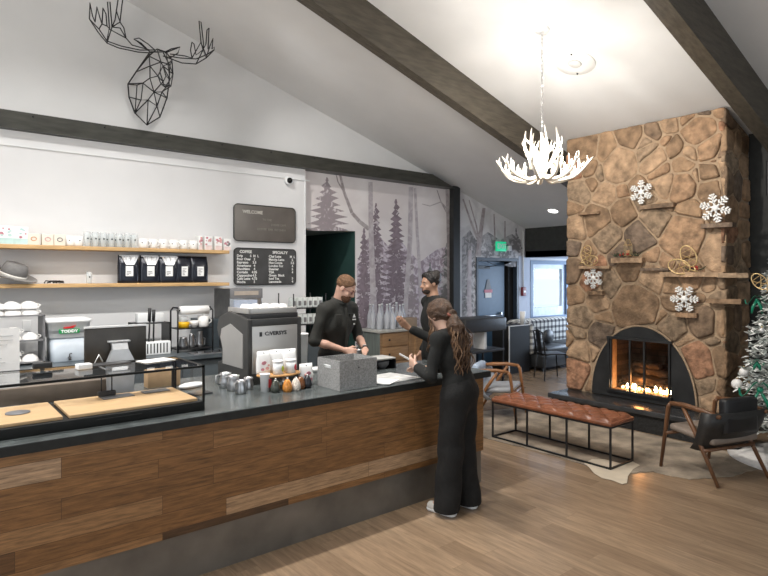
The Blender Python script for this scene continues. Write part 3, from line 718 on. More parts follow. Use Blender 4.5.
m0 = mug('shelf_mug', 'leftmost white mug on the upper shelf, right of the small cream cartons', (sx(70),7.2,S1), -.3, 'white mugs on the upper shelf', 1.25)
for px, lb in ((78,'second white mug from the left end of the upper shelf mugs'),(143,'white mug just right of the row of glasses on the upper shelf'),(153,'second white mug right of the glasses on the upper shelf'),(163,'third white mug right of the glasses on the upper shelf'),(173,'fourth white mug right of the glasses on the upper shelf'),(183,'fifth white mug right of the glasses on the upper shelf'),(193,'last white mug beside the printed cartons at the right shelf end')):
    dup(m0, (sx(px),7.2+rr.uniform(-.02,.02),S1), rr.uniform(-.8,.4), lb)
def tumbler(name, label, loc, group, r_=.038, h=.165, mt=None):
    t = thing(name, label, 'glass', loc, 0, group)
    MB().lathe([(0,.006),(r_*.85,.0),(r_*.9,.004),(r_,h*.7),(r_*.95,h),(r_*.92,h),(r_*.93,h*.7),(r_*.82,.012),(0,.010)], n=16).build('glass_body', mt or Gb, t)
    m_ = MB().ball((0,-r_*.97,h*.55),(.010,.003,.010),0,6); m_.build('logo', black, t)
    return t
g0 = tumbler('shelf_glass', 'clear logo glass, leftmost of the row on the upper shelf', (sx(87),7.19,S1), 'clear glasses on the upper shelf')
for i, px in enumerate((95,103,111,119,127,134)):
    dup(g0, (sx(px),7.19,S1), 0, ['second','third','fourth','fifth','sixth','rightmost'][i]+' clear logo glass from the left in the upper shelf row')
for i, px in enumerate((91,99,107,115,123,131)):
    dup(g0, (sx(px,7.3),7.31,S1), 0, 'clear glass in the back row of the upper shelf, '+['first','second','third','fourth','fifth','sixth'][i]+' from the left')
for px, lb, pr in ((199,'narrow pink printed carton nearest the mugs at the right shelf end',pink),(207,'white and pink carton with a round print, right end of the upper shelf',pink),(217,'second white and pink carton from the right end of the upper shelf',pink),(226,'smaller grey and pink carton at the very right end of the upper shelf',greyp)):
    gift_box(px, lb, paper, pr, .05 if px == 199 else .095, .175 if px < 226 else .15)
# lower shelf: hat, glass, bags
felt = mat('grey_felt', (.16,.155,.15), .95, 0, .1, 30)
t = thing('felt_hat', 'grey brimmed felt hat leaning on the lower shelf at the left', 'hat', (.80,7.22,S2+.0))
Mh = Matrix.Rotation(.30, 3, 'Y') @ Matrix.Rotation(.22, 3, 'X') @ Matrix.Scale(1.22, 3)
Mh = Mh.to_4x4(); off = Vector((0,0,.075))
def tl(prof): 
    m_ = MB(); m_.T = Matrix.Translation(off) @ Mh; m_.lathe(prof, n=32); return m_
tl([(0,.12),(.05,.125),(.085,.115),(.1,.07),(.105,0),(.1,0),(.095,.065),(0,.11)]).build('crown', felt, t)
tl([(.1,0),(.15,-.004),(.185,.012),(.19,.022),(.188,.026),(.15,.004),(.1,.008)]).build('brim', mat('pale_felt',(.27,.26,.25),.95,0,.1,30), t)
tl([(.1065,.006),(.107,.03),(.1045,.03),(.104,.006)]).build('hat_band', mat('hat_band_cream',(.6,.58,.54),.8), t)
m_ = MB()
for k in range(7): m_.tube([(rr.uniform(-.1,.1),rr.uniform(-.04,.04),.006+rr.uniform(0,.02)),(rr.uniform(-.1,.1),rr.uniform(-.04,.04),.03),(rr.uniform(-.1,.1),rr.uniform(-.04,.04),.008)], .007, n=6)
single('coiled_strap', m_, black, 'small heap of black straps on the lower shelf beside the hat', 'strap', (1.18,7.2,S2))
tumbler('stemless_glass', 'single clear glass standing alone in the middle of the lower shelf', (sx(89),7.2,S2), None, .033, .13)
bagb = mat('black_foil', (.012,.014,.022), .22, .2, .2, 14, .35, bscale=9); bagw = mat('silver_foil', (.62,.63,.64), .3, .3, .2, 18, .4)
def coffee_bag(px, label, top, g):
    t = thing('coffee_bag', label, 'coffee bag', (sx(px,7.2,S2),7.2,S2), 0, g); w_, h, d = .115, .33, .055
    m_ = MB(); rows = [(0,1,.9),(.03,1,1),(.19,1,1),(.25,.98,.75),(.3,.97,.3),(.33,.97,.08)]; n = 20; vs = []; fs = []
    for (z, a, b2) in rows:
        for j in range(n):
            q = 2*PI*j/n; cx_, cy = math.cos(q), math.sin(q); s_ = .55
            vs.append((w_*a*math.copysign(abs(cx_)**s_,cx_), d*b2*math.copysign(abs(cy)**s_,cy)+(rr.uniform(-.004,.004) if 0 < z < .33 else 0), z))
    for i in range(len(rows)-1):
        for j in range(n): fs.append((i*n+j, i*n+(j+1)%n, (i+1)*n+(j+1)%n, (i+1)*n+j))
    fs.append(list(range(n))[::-1]); fs.append(list(range((len(rows)-1)*n, len(rows)*n)))
    m_.add(vs, fs, 0, True).build('bag_body', bagb, t)
    if top:
        m_ = MB()
        for k in range(6):
            xa = -.085+.034*k; m_.add([(xa*.45,-.06,.215),(xa*.45+.016,-.062,.215),(xa+.034,-.018,.322),(xa,-.024-.008*(k%2),.322)], [(0,1,2,3)])
        m_.prism([(-.1,.315),(.1,.315),(.1,.328),(-.1,.328)], -.03, -.012, 'y'); m_.build('crimped_top', bagw, t)
    MB().box((-.042,-.064,.08),(.042,-.0595,.20)).build('bag_label', paper, t)
    m_ = MB()
    for k in range(3 if top else 5): m_.box((-.03,-.0655,.095+.018*k),(-.03+rr.uniform(.02,.055),-.0641,.102+.018*k))
    m_.build('label_print', greyp, t)
    return t
gb = 'black coffee bags on the lower shelf'
b0 = coffee_bag(128, 'black coffee bag with silver crimped top, leftmost of the row', True, gb)
dup(b0, (sx(149.5),7.21,S2), 0, 'black coffee bag with silver crimped top, second from the left'); dup(b0, (sx(168),7.2,S2), -.08, 'black coffee bag with silver crimped top, third from the left')
b1 = coffee_bag(183, 'plain topped black coffee bag, fourth in the shelf row', False, gb); dup(b1, (sx(198.5),7.2,S2), .05, 'plain topped black coffee bag, rightmost of the shelf row')
b1.scale = (.9,1,1)
# menu boards
def rr_poly(x0, z0, x1, z1, r_, n=6):
    o_ = []
    for (cx_, cz, a0) in ((x1-r_,z1-r_,0),(x0+r_,z1-r_,90),(x0+r_,z0+r_,180),(x1-r_,z0+r_,270)):
        for i in range(n+1): a = math.radians(a0+90*i/n); o_.append((cx_+r_*math.cos(a), cz+r_*math.sin(a)))
    return o_
bf = mat('board_frame', (.03,.03,.028), .5); bface = mat('board_face', (.10,.088,.078), .3, 0, .2, 4); chalk = mat('chalk_board', (.055,.055,.055), .5, 0, .25, 5); ink = mat('chalk_white', (.75,.75,.72), .9)
t = thing('welcome_board', 'upper dark rounded sign board with WELCOME lettering on the bar wall', 'sign', (3.83,7.4,2.525))
MB().prism(rr_poly(-.475,-.25,.475,.25,.06), -.03, -.001, 'y').build('board', bface, t)
MB().tube([(x,-.03,z) for x, z in rr_poly(-.475,-.25,.475,.25,.06)], .007, closed=True).build('frame', bf, t)
faint = mat('faint_lettering', (.27,.25,.22), .7)
text('WELCOME', .062, (-.2,-.0315,.15), FY, mat('pale_lettering',(.5,.48,.44),.7), t, 'lettering', .002)
text('TO THE', .04, (.02,-.0315,.055), FY, faint, t); text('LODGE CAFE', .04, (.2,-.0315,-.01), FY, faint, t); text('COFFEE  BAR  KITCHEN', .042, (.09,-.0315,-.08), FY, faint, t)
t = thing('menu_board', 'lower black rounded menu board listing coffee and specialty drinks', 'sign', (3.835,7.4,1.925))
MB().prism(rr_poly(-.475,-.25,.475,.25,.05), -.03, -.001, 'y').build('board', chalk, t)
MB().tube([(x,-.03,z) for x, z in rr_poly(-.475,-.25,.475,.25,.05)], .007, closed=True).build('frame', bf, t)
text('COFFEE', .052, (-.31,-.0315,.2), FY, ink, t, 'lettering', .002); text('SPECIALTY', .05, (.22,-.0315,.2), FY, ink, t, 'lettering', .002)
text('Drip\nPour Over\nEspresso\nAmericano\nMacchiato\nCortado\nCappuccino\nCafe Latte\nMocha', .047, (-.44,-.0315,-.035), FY, ink, t, 'lettering', .0015, align='LEFT', lines=.95)
text('S  M  L\n3\n3.5\n4\n4\n4.25\n4.5\n4.75\n5', .047, (-.18,-.0315,-.035), FY, ink, t, 'lettering', .0015, lines=.95)
text('Chai Latte\nMatcha Latte\nHot Cocoa\nLondon Fog\nSteamer\nTEA\nGreen  Black\nIced Tea\nLemonade', .047, (.04,-.0315,-.035), FY, ink, t, 'lettering', .0015, align='LEFT', lines=.95)
text('M  L\n5\n5.5\n4\n5\n4\n\n3\n4', .047, (.42,-.0315,-.035), FY, ink, t, 'lettering', .0015, lines=.95)
t = thing('security_camera', 'small dome security camera high on the bar wall', 'camera', (4.2,7.4,3.17))
MB().lathe([(0,0),(.065,0),(.065,.03),(.05,.045),(0,.045)], n=20, M=Matrix.Rotation(PI/2,3,'X')).build('housing', whitep, t)
MB().ball((0,-.05,0), .042, 0, 8).build('lens_dome', mat('dark_dome',(.01,.01,.01),.1), t)
for i, (x, z) in enumerate(((.95,1.12),(2.4,1.12))):
    t = thing('wall_outlet', 'outlet plate on the bar wall '+('behind the cup rack' if i == 0 else 'behind the coffee station'), 'outlet', (x,7.4,z+.13))
    MB().rbox((-.04,-.008,-.06),(.04,0,.06),.003).build('plate', whitep, t)

# cup rack with cups, left
t = thing('cup_rack', 'black shelving rack of white cups at the left of the back bar', 'rack', (0,0,0))
rx0, rx1, ry0, ry1 = .52, 1.03, 6.75, 7.1
for x in (rx0, rx1-.015):
    MB().box((x,ry0,.9),(x+.015,ry1,1.40)).build('side_panel', greyp, t)
for z in (.92, 1.14, 1.39): MB().box((rx0,ry0,z),(rx1,ry1,z+.012)).build('shelf', greyp, t)
cup0 = None; pos = ['left','middle','right']
for lv, z in enumerate((1.402, .932, 1.152)):
    for st in range(2):
        for k in range(3):
            for dd in range(1 if lv else 2):
                if lv and st == 1 and k == 2: continue
                x = rx0+.09+k*.15; y = ry0+.09+dd*.15; zz = z+st*.062
                lb = 'upturned white cup, '+('upper' if st else 'lower')+' of the '+pos[k]+' pair '+['on top of the cup rack','on the bottom shelf of the cup rack','on the middle shelf of the cup rack'][lv]+(', back row' if dd else '')
                if cup0 is None:
                    cup0 = thing('coffee_cup', lb, 'cup', (x,y,zz), .4, 'white cups on the cup rack')
                    MB().lathe([(.078,0),(.079,.004),(.07,.035),(.045,.06),(.03,.064),(.03,.07),(.026,.07),(.026,.06),(0,.058)], n=20).build('cup_body', white, cup0)
                    MB().tube([(.068+.028*math.sin(PI*i/7),0,.012+.034*i/7) for i in range(8)], .006, n=6).build('handle', white, cup0)
                else: dup(cup0, (x,y,zz), rr.uniform(-.6,.9), lb)
# cold brew container
t = thing('cold_brew_container', 'white tapered cold brew container with green and red lettering on the back bar', 'container', (1.25,6.9,.9))
n_ = 4
def tap(prof, r_=.04):
    m_ = MB(); vs = []; fs = []
    k = 24
    for (w_, d_, z) in prof:
        pl = rr_poly(-w_, -d_, w_, d_, r_, 5)
        vs += [(x, y, z) for x, y in pl]
    k = len(rr_poly(-1,-1,1,1,r_,5))
    for i in range(len(prof)-1):
        for j in range(k): fs.append((i*k+j, i*k+(j+1)%k, (i+1)*k+(j+1)%k, (i+1)*k+j))
    fs.append(list(range(k))[::-1]); fs.append(list(range((len(prof)-1)*k, len(prof)*k)))
    return m_.add(vs, fs, 0, True)
tap([(.158,.13,0),(.165,.135,.01),(.172,.14,.25)]).build('lower_bucket', mat('pale_blue_plastic',(.46,.51,.56),.4,0,.05), t)
tap([(.175,.145,.25),(.185,.155,.26),(.2,.17,.41),(.212,.18,.415),(.212,.18,.44),(.2,.17,.445),(.19,.16,.3)]).build('upper_bucket', whitep, t)
grn = mat('logo_green',(.01,.22,.06),.5)
m_ = MB().box((-.1,-.176,.30),(.09,-.163,.345)); m_.build('logo_panel', grn, t)
text('TODDY', .04, (-.005,-.178,.322), FY, paper, t, 'lettering', .002, sx=1.1)
MB().prism([(-.06,.365),(.0,.37),(.06,.385),(.03,.355),(-.06,.35)], -.178, -.17, 'y').build('logo_swoosh', mat('logo_red',(.5,.01,.015),.5), t)
MB().tube([(-.0,-.13,.045),(.0,-.175,.045),(0,-.18,.02)], .014).tube([(0,-.165,.05),(0,-.165,.085),(.02,-.165,.09)], .007).build('tap', darkp, t)
m_ = MB().lathe([(0,0),(.045,0),(.045,.12),(.02,.2),(.018,.3),(.024,.3),(.024,.31),(0,.31)], n=14); single('clear_bottle', m_, Gb, 'clear bottle standing between the cold brew container and the screen', 'bottle', (1.84,7.0,.9))
m_ = MB().rbox((-.07,-.06,0),(.07,.06,.2),.01); single('blue_canister', m_, mat('blue_lid',(.08,.16,.4),.4), 'blue canister right of the cold brew container', 'canister', (1.85,6.8,.9))
# notice on a clear stand at the left edge
t = thing('sign_holder', 'white printed notice in an upright holder at the left end of the counter', 'sign', (.52,4.35,CT))
MB().box((-.26,-.06,0),(.0,.06,.008)).build('foot', Gb, t); MB().box((-.25,-.004,.008),(.0,.0,.50)).build('notice', paper, t)
m_ = MB()
for k in range(14): m_.box((-.22,-.006,.45-.028*k),(-.22+rr.uniform(.08,.19),-.0042,.454-.028*k))
m_.build('notice_print', mat('pale_print',(.5,.5,.5),.8), t)

# till screen with its stand
t = thing('till_screen', 'wide dark point of sale screen seen from behind on a silver stand', 'screen', (1.09,4.28,CT), 0)
MB().rbox((-.21,-.012,.205),(.19,.012,.475), .006).build('screen_housing', mat('screen_back',(.035,.03,.024),.28,0,.25,12), t)
MB().box((-.21,-.013,.476),(.19,.013,.488)).build('top_edge', whitep, t)
m_ = MB(); m_.add([(-.05,-.055,.375),(.05,-.055,.375),(.05,-.085,.33),(-.05,-.085,.33),(-.09,-.1,.24),(.09,-.1,.24),(-.05,-.02,.375),(.05,-.02,.375),(.05,-.04,.33),(-.05,-.04,.33),(-.09,-.05,.24),(.09,-.05,.24),(-.075,-.105,0),(.075,-.105,0),(-.075,-.03,0),(.075,-.03,0)],
 [(0,1,2,3),(3,2,5,4),(6,9,8,7),(9,10,11,8),(0,3,9,6),(3,4,10,9),(1,7,8,2),(2,8,11,5),(0,6,7,1),(4,5,13,12),(10,14,15,11),(4,12,14,10),(5,11,15,13),(12,13,15,14)])
m_.rbox((-.07,-.06,.375),(.07,-.01,.387),.003); m_.build('stand', mat('silver_plastic',(.42,.43,.44),.35,.5), t)
m_ = MB().tube([(-.1,-.02,.25),(-.13,-.05,.3),(-.16,-.05,.24),(-.09,-.06,.2),(-.02,-.06,.23),(.02,-.09,.18)], .005); m_.build('cable', whitep, t)
m_ = MB().rbox((-.1,-.05,0),(.1,.05,.03),.006).box((-.05,-.02,.03),(.05,.02,.045)); single('card_reader', m_, darkp, 'black card reader lying behind the glass case', 'card reader', (.55,4.12,CT))
# receipt printer + clutter seen through the case
m_ = MB().rbox((-.35,-.09,0),(.35,.09,.12),.01); single('cash_drawer', m_, mat('brown_drawer',(.13,.10,.075),.4), 'dark brown cash drawer behind the glass display case', 'cash drawer', (.75,4.42,CT))
m_ = MB().rbox((-.12,-.05,0),(.12,.05,.13),.004); single('cardboard_box', m_, mat('cardboard',(.5,.33,.18),.8), 'light cardboard box behind the right part of the display case', 'box', (1.45,4.45,CT))
m_ = MB().rbox((-.05,-.05,0),(.05,.05,.12),.006); single('receipt_printer', m_, whitep, 'white receipt printer behind the display case', 'printer', (.28,4.15,CT))
for i,(x,cl) in enumerate(((.0,(.1,.25,.5)),(.07,(.55,.2,.1)),(.14,(.15,.35,.6)))):
    m_ = MB().rbox((-.03,-.04,0),(.03,.04,.2),.003); single('snack_packet', m_, mat('packet_%s' % 'abc'[i], cl, .5), ['blue snack packet at the left behind the glass case','red orange snack packet between two blue ones','light blue snack packet right of the red orange one'][i], 'packet', (.05+x+.05,4.1,CT))

# display case
t = thing('display_case', 'long empty glass pastry case with a black frame and wooden trays', 'display case', (0,0,0))
cx0, cx1, cy0, cy1, cz1 = -.6, 1.395, 3.485, 4.0, 1.245
fr = mat('case_black', (.010,.010,.009), .5, 0, .15, spec=.3)
MB().rbox((cx0,cy0,CT),(cx1,cy1,CT+.055),.004).build('base_frame', fr, t)
m_ = MB(); s_ = .013
for (x, y) in ((cx1-s_,cy0),(cx1-s_,cy1-s_),(cx0,cy0),(cx0,cy1-s_),(cx1-.03,cy1-s_)): m_.box((x,y,CT+.055),(x+s_,y+s_,cz1))
m_.box((cx0,cy0,cz1-s_),(cx1,cy0+s_,cz1)).box((cx0,cy1-s_*2,cz1-s_),(cx1,cy1,cz1)).box((cx1-s_*1.6,cy0,cz1-s_),(cx1,cy1,cz1))
m_.build('frame', fr, t)
tray = mat('tray_beech', (.56,.37,.19), .45, 0, .1, 5, .05, stretch=(1,9,9))
for a, b2 in ((cx0+.02,.62),(.65,cx1-.035)): MB().rbox((a,cy0+.03,CT+.056),(b2,cy1-.03,CT+.075),.004).build('tray', tray, t)
MB().box((cx0,cy0+.001,CT+.055),(cx1-s_,cy0+.005,cz1-s_)).build('front_glass', G, t)
MB().box((cx1-.005,cy0+s_,CT+.055),(cx1-.001,cy1-s_,cz1-s_)).build('side_glass', G, t)
MB().box((cx0,cy0+s_,cz1-.006),(cx1-s_,cy1-s_*2,cz1-.001)).build('top_glass', glass('case_top_glass',(.93,.94,.95),.02), t)
MB().rbox((.78,cy0-.006,CT+.03),(1.02,cy0,CT+.038),.002).build('pull_handle', fr, t)
# things on and in the case
for (x, y, s_, lb) in ((.44,3.75,.045,'small dark oval card left in the left tray of the case'),):
    single('place_card', MB().lathe([(0,0),(.06,0),(.06,.004),(0,.004)], n=20), greyp, lb, 'card', (x,y,CT+.0765))
single('slate_tile', MB().box((-.09,-.05,0),(.09,.05,.006)), greyp, 'dark slate tile in the right tray below the till screen', 'tile', (.98,3.86,CT+.0765), .05)
single('slate_tile', MB().box((-.08,-.04,0),(.08,.04,.006)), greyp, 'dark slate tile in the right tray near its far corner', 'tile', (1.22,3.88,CT+.0765), .05)
t = thing('label_stand', 'small dark wire label stand in the right tray of the case', 'stand', (.93,3.90,CT+.083))
MB().rbox((-.05,-.02,0),(.05,.02,.03),.004).tube([(-.03,0,.03),(-.03,0,.12)], .004).tube([(.03,0,.03),(.03,0,.12)], .004).build('holder', black, t)
single('paper_sheet', MB().box((-.1,-.07,0),(.1,.07,.003)), paper, 'white paper lying on the display case top beside the screen', 'paper', (1.22,3.87,cz1+.001), .25)
m_ = MB().rbox((-.13,-.05,0),(.13,.05,.01),.004); single('dark_folder', m_, darkp, 'dark folder lying flat on the case top below the till screen', 'folder', (.93,3.88,cz1+.001), .1)
m_ = MB().rbox((-.04,-.03,0),(.04,.03,.03),.004); single('business_card_box', m_, whitep, 'little white card box on the case top left of the screen', 'box', (.78,3.8,cz1+.001), .1)
t = thing('clip_light', 'small black clip light on the case top at the left', 'light', (.58,3.9,cz1+.001))
MB().rbox((-.05,-.02,.012),(.05,.02,.045),.006).box((-.01,-.01,0),(.01,.01,.012)).build('housing', black, t)

# coffee tools on the back bar, between the screen and the brewer
t = thing('knife_block', 'white slotted rack with black handled tools right of the screen', 'tool rack', (2.15,6.78,.9))
MB().rbox((-.14,-.05,0),(.14,.05,.15),.008).build('block', whitep, t)
m_ = MB()
for k in range(7): m_.box((-.125+.036*k,-.052,.02),(-.112+.036*k,-.0501,.13))
m_.build('slots', black, t)
for k in range(2): MB().tube([(-.09+.05*k,0,.15),(-.08+.045*k,.0,.40+.02*k)], .010).tube([(-.085+.045*k,0,.38),(-.08+.045*k,.0,.53-.02*k)], .019).build('tool_handle', black, t)
m_ = MB().rbox((-.15,-.06,0),(.15,.06,.11),.008); single('cup_lid_stack', m_, whitep, 'white caddy of cup lids behind the tool rack', 'caddy', (2.15,7.05,1.25-.0))
m_ = MB().box((1.95,6.93,.9),(1.965,7.2,1.25)).box((2.335,6.93,.9),(2.35,7.2,1.25)).box((1.95,6.93,1.237),(2.35,7.2,1.249)); single('counter_riser', m_, darkp, 'small dark riser shelf behind the tool rack', 'riser', (0,0,0))
t = thing('coffee_station_rack', 'black wire two level rack with a roll of paper towel on top', 'rack', (2.58,6.85,.9))
for x in (-.21, .21):
    MB().tube([(x,-.12,0),(x,-.12,.48),(x*.93,-.08,.52),(x*.93,.08,.52),(x,.12,.48),(x,.12,0)], .010, n=6).build('side_frame', black, t)
for z in (.03, .27): MB().box((-.21,-.12,z),(.21,.12,z+.012)).build('shelf', black, t)
MB().tube([(-.21,-.08,.49),(.21,-.08,.49)], .008).build('towel_bar', black, t)
single('paper_towel_roll', MB().lathe([(.015,-.17),(.05,-.17),(.05,.17),(.015,.17)], n=20, M=Matrix.Rotation(PI/2,3,'Y')), paper, 'white paper roll on the bar across the top of the wire rack', 'paper roll', (2.58,6.77,1.39))
single('yellow_tub', MB().lathe([(0,0),(.06,0),(.072,.05),(.065,.07),(0,.07)], n=20), mat('yellow_plastic',(.75,.42,.01),.4), 'yellow tub on the upper level of the wire rack', 'tub', (2.46,6.8,1.183))
single('clear_tub', MB().lathe([(0,0),(.05,0),(.055,.06),(0,.06)], n=18), Gb, 'clear plastic tub stacked on the yellow tub', 'tub', (2.46,6.8,1.254))
single('white_bowl_stack', MB().lathe([(0,0),(.03,0),(.055,.05),(.055,.08),(0,.08)], n=18), white, 'white bowl on the upper level of the wire rack', 'bowl', (2.59,6.8,1.183))
mug('white_pitcher', 'big white pitcher at the right of the wire rack upper level', (2.70,6.8,1.183), 0, None, 1.5, m=white, dot=False)
for i,(x,s_) in enumerate(((2.46,.05),(2.56,.035),(2.66,.04))):
    t = thing('steel_jug', ['wide','slim','tall'][i]+' steel jug on the lower level of the wire rack', 'jug', (x,6.8,.943))
    MB().lathe([(0,0),(s_,0),(s_*1.1,.04),(s_*.8,.12+.03*i),(s_*.9,.13+.03*i),(s_*.7,.13+.03*i),(0,.02)], n=16).build('jug_body', steel, t)
    MB().tube([(s_*.9,0,.11),(s_*1.6,0,.1),(s_*1.5,0,.03),(s_,0,.02)], .006, n=6).build('handle', steel, t)
t = thing('drain_tray', 'flat steel tray with cutlery on the back bar in front of the wire rack', 'tray', (2.66,6.52,.901))
MB().rbox((-.22,-.11,0),(.22,.11,.012),.004).build('tray_plate', steel, t)
for k in range(4): MB().tube([(-.17+.09*k,-.07,.02),(-.12+.09*k,.07,.02)], .008, n=6).build('cutlery', black, t)
t = thing('grinder_box', 'dark blue grey box behind the right side of the wire rack', 'box', (2.84,7.1,.9))
MB().rbox((-.11,-.2,0),(.11,.2,.36),.008).build('box_body', mat('cabinet_blue_grey',(.06,.075,.085),.5), t); 
single('cup_sleeve_stack', MB().lathe([(0,0),(.035,0),(.045,.12),(0,.12)], n=16), paper, 'white paper cup stack on the dark box beside the wire rack', 'cup', (2.8,6.98,1.261))
# brewer
t = thing('coffee_brewer', 'tall stainless coffee brewer with a dark side behind the espresso machine', 'coffee brewer', (3.1,6.8,.9))
MB().rbox((-.15,-.2,0),(.28,.25,.74),.01).build('brewer_body', steel, t)
MB().box((-.158,-.2,0),(-.15,.25,.74)).build('side_panel', mat('brewer_side',(.10,.10,.10),.35,.6,.2), t)
MB().rbox((-.15,-.215,.62),(.28,-.2,.74),.005).build('control_panel', greyp, t); MB().box((-.1,-.219,.66),(.22,-.2155,.71)).build('nameplate', mat('tan_plate',(.36,.31,.26),.5), t)
MB().tube([(.0,-.2,.45),(.0,-.24,.44),(0,-.24,.38)], .014).build('spout', steel, t); MB().box((-.1,-.225,.25),(.2,-.2,.6)).build('front_window', mat('bluish_label',(.4,.45,.55),.3), t)
# takeaway cup rack, right of the machine
t = thing('takeaway_cup_rack', 'black wire rack of white takeaway cups between the machine and the doorway', 'rack', (3.98,6.82,.9-.0))
o = MB().box((-.15,-.25,-.9),(.37,.25,0)).build('rack_stand', mat('cabinet_blue_grey',(.06,.075,.085),.5), t)
for x in (-.14, .36):
    for y in (-.2, .2): MB().tube([(x,y,0),(x,y,.66)], .008, n=6).build('post', black, t)
for z in (.02, .24, .46): MB().box((-.14,-.2,z),(.36,.2,z+.012)).build('shelf', black, t)
k = 0
base = None
for z, nm in ((.472+.9,'top'),(.252+.9,'middle')):
    for i in range(6):
        lb = 'clear cup sleeve packet, '+['leftmost','second from left','third from left','third from right','second from right','rightmost'][i]+' on the '+nm+' level of the wire cup rack'
        x = 3.88+i*.082
        if base is None:
            base = thing('cup_packet', lb, 'packet', (x,6.72,z), 0, 'cup packets on the wire rack')
            MB().rbox((-.036,-.05,0),(.036,.05,.135),.008).build('packet_body', mat('frosted_packet',(.62,.65,.63),.25,0,.2,30), base)
            MB().box((-.02,-.0525,.03),(.02,-.0505,.09)).build('print', greyp, base)
        else: dup(base, (x,6.72,z), rr.uniform(-.1,.1), lb)
single('paper_cup_tower', MB().lathe([(0,0),(.05,0),(.062,.3),(.066,.3),(.066,.31),(0,.31)], n=20), paper, 'tall stack of white paper cups right of the espresso machine', 'cup stack', (2.72,4.55,CT))
single('folded_cloth', MB().rbox((-.12,-.06,0),(.12,.06,.03),.012), paper, 'folded white cloth on the counter in front of the bartender', 'cloth', (2.72,4.3,CT), -.1)

# espresso machine
t = thing('espresso_machine', 'big grey and silver automatic espresso machine on the counter, cups on top', 'espresso machine', (1.95,4.04,CT))
W_, D_, H_ = .465, .56, .53
def side(x0_, x1_, mi_):
    m_ = MB(); m_.prism([(0,0),(D_,0),(D_,.12),(D_*.86,.14),(D_*.86,.27),(D_,.35),(D_+.02,.40),(D_-.02,.49),(D_*.6,H_+.02),(0,H_-.03)], x0_, x1_, 'x'); return m_
body = MB(); body.T = Matrix.Identity(4)
grm = mat('machine_grey', (.055,.054,.052), .38, .2, .08)
silver = mat('machine_silver', (.5,.485,.465), .36, .55, .05, 4)
o = side(0, .035, 0).build('left_cheek', grm, t); b_ = o.modifiers.new('b','BEVEL'); b_.width = .006; b_.segments = 2
o = side(W_-.035, W_, 0).build('right_cheek', grm, t); b_ = o.modifiers.new('b','BEVEL'); b_.width = .006; b_.segments = 2
m_ = MB().prism([(D_*.14,.12),(D_*.8,.12),(D_*.8,.24),(D_*.88,.33),(D_*.84,.40),(D_*.55,.45),(D_*.14,.38)], -.006, .002, 'x'); m_.build('side_panel', silver, t)
MB().box((.035,.015,.01),(W_-.035,.05,H_-.06)).build('back_body', silver, t)
MB().rbox((.036,.0,.085),(W_-.036,.016,H_-.085),.004).build('front_panel', silver, t)
MB().rbox((.035,.0,H_-.085),(W_-.035,.03,H_-.03),.003).build('top_rail', grm, t); MB().rbox((.035,.0,.0),(W_-.035,.03,.085),.003).build('bottom_rail', grm, t)
MB().box((.035,.05,.08),(W_-.035,D_*.8,H_-.06)).rbox((.035,.05,0),(W_-.035,D_,.06),.005).build('chassis', mat('machine_dark',(.03,.03,.03),.4), t)
MB().rbox((.03,.02,H_-.03),(W_-.02,D_*.75,H_+.008),.004).build('top_tray', darkp, t)
m_ = MB().rbox((.02,.02,H_+.008),(W_-.03,.035,H_+.05),.004).rbox((.02,.02,H_+.008),(.035,D_*.72,H_+.05),.004).rbox((W_-.045,.02,H_+.008),(W_-.03,D_*.72,H_+.05),.004); m_.build('cup_rail', silver, t)
text('C:VERSYS', .04, (.235,-.0015,.384), FY, darkp, t, 'lettering', .0015, sx=1.15)
MB().rbox((.095,-.003,.365),(.118,0,.40),.002).build('logo_square', darkp, t)
mc = None
for i in range(4):
    for j in range(2):
        loc = (2.05+i*.09, 4.17+j*.13, CT+H_+.009); lb = 'white cup turned over on the machine top, '+['leftmost','second from left','third from left','rightmost'][i]+' in the '+('front' if j == 0 else 'rear')+' row'
        if mc is None:
            mc = thing('machine_top_cup', lb, 'cup', loc, 0, 'white cups on top of the espresso machine')
            MB().lathe([(.043,0),(.044,.01),(.036,.05),(.024,.066),(0,.066)], n=18).build('cup_body', white, mc); MB().tube([(.038+.02*math.sin(PI*q/6),0,.015+.03*q/6) for q in range(7)], .005, n=6).build('handle', white, mc)
        else: dup(mc, loc, rr.uniform(-2,2), lb)
# steel pitchers
t0 = None
for i, (x, y, s_) in enumerate(((1.80,4.10,1.05),(1.80,3.96,1.0),(1.79,3.82,.85),(1.90,3.93,.8))):
    lb = ['milk pitcher farthest left and back beside the espresso machine','middle steel milk pitcher beside the espresso machine','front small steel milk pitcher beside the espresso machine','little steel pitcher tucked against the espresso machine base'][i]
    if not t0:
        t0 = thing('milk_pitcher', 'steel '+lb, 'pitcher', (x,y,CT), 0, 'steel milk pitchers by the espresso machine')
        MB().lathe([(0,.002),(.045,0),(.048,.01),(.047,.05),(.038,.09),(.042,.108),(.039,.108),(.035,.09),(.043,.05),(.043,.012),(0,.01)], n=20).build('pitcher_body', steel, t0)
        MB().tube([(-.038,0,.1),(-.075,0,.095),(-.078,0,.04),(-.046,0,.025)], .005, n=6).build('handle', steel, t0)
        MB().prism([(-.012,.1),(.012,.1),(0,.112)], -.052, -.036, 'y').build('spout', steel, t0)
    else:
        d_ = dup(t0, (x,y,CT), rr.uniform(-.4,.6), lb)
        d_.scale = (s_,s_,s_)
single('cleaning_cloth', MB().ball((0,0,.018),(.11,.06,.02),0,8), paper, 'white crumpled cloth between the display case and the pitchers', 'cloth', (1.60,4.25,CT), .3)
single('counter_tablet', MB().rbox((-.07,-.05,0),(.07,.05,.012),.004), darkp, 'small dark pad on the slate top beside the display case', 'pad', (1.56,3.98,CT), .2)

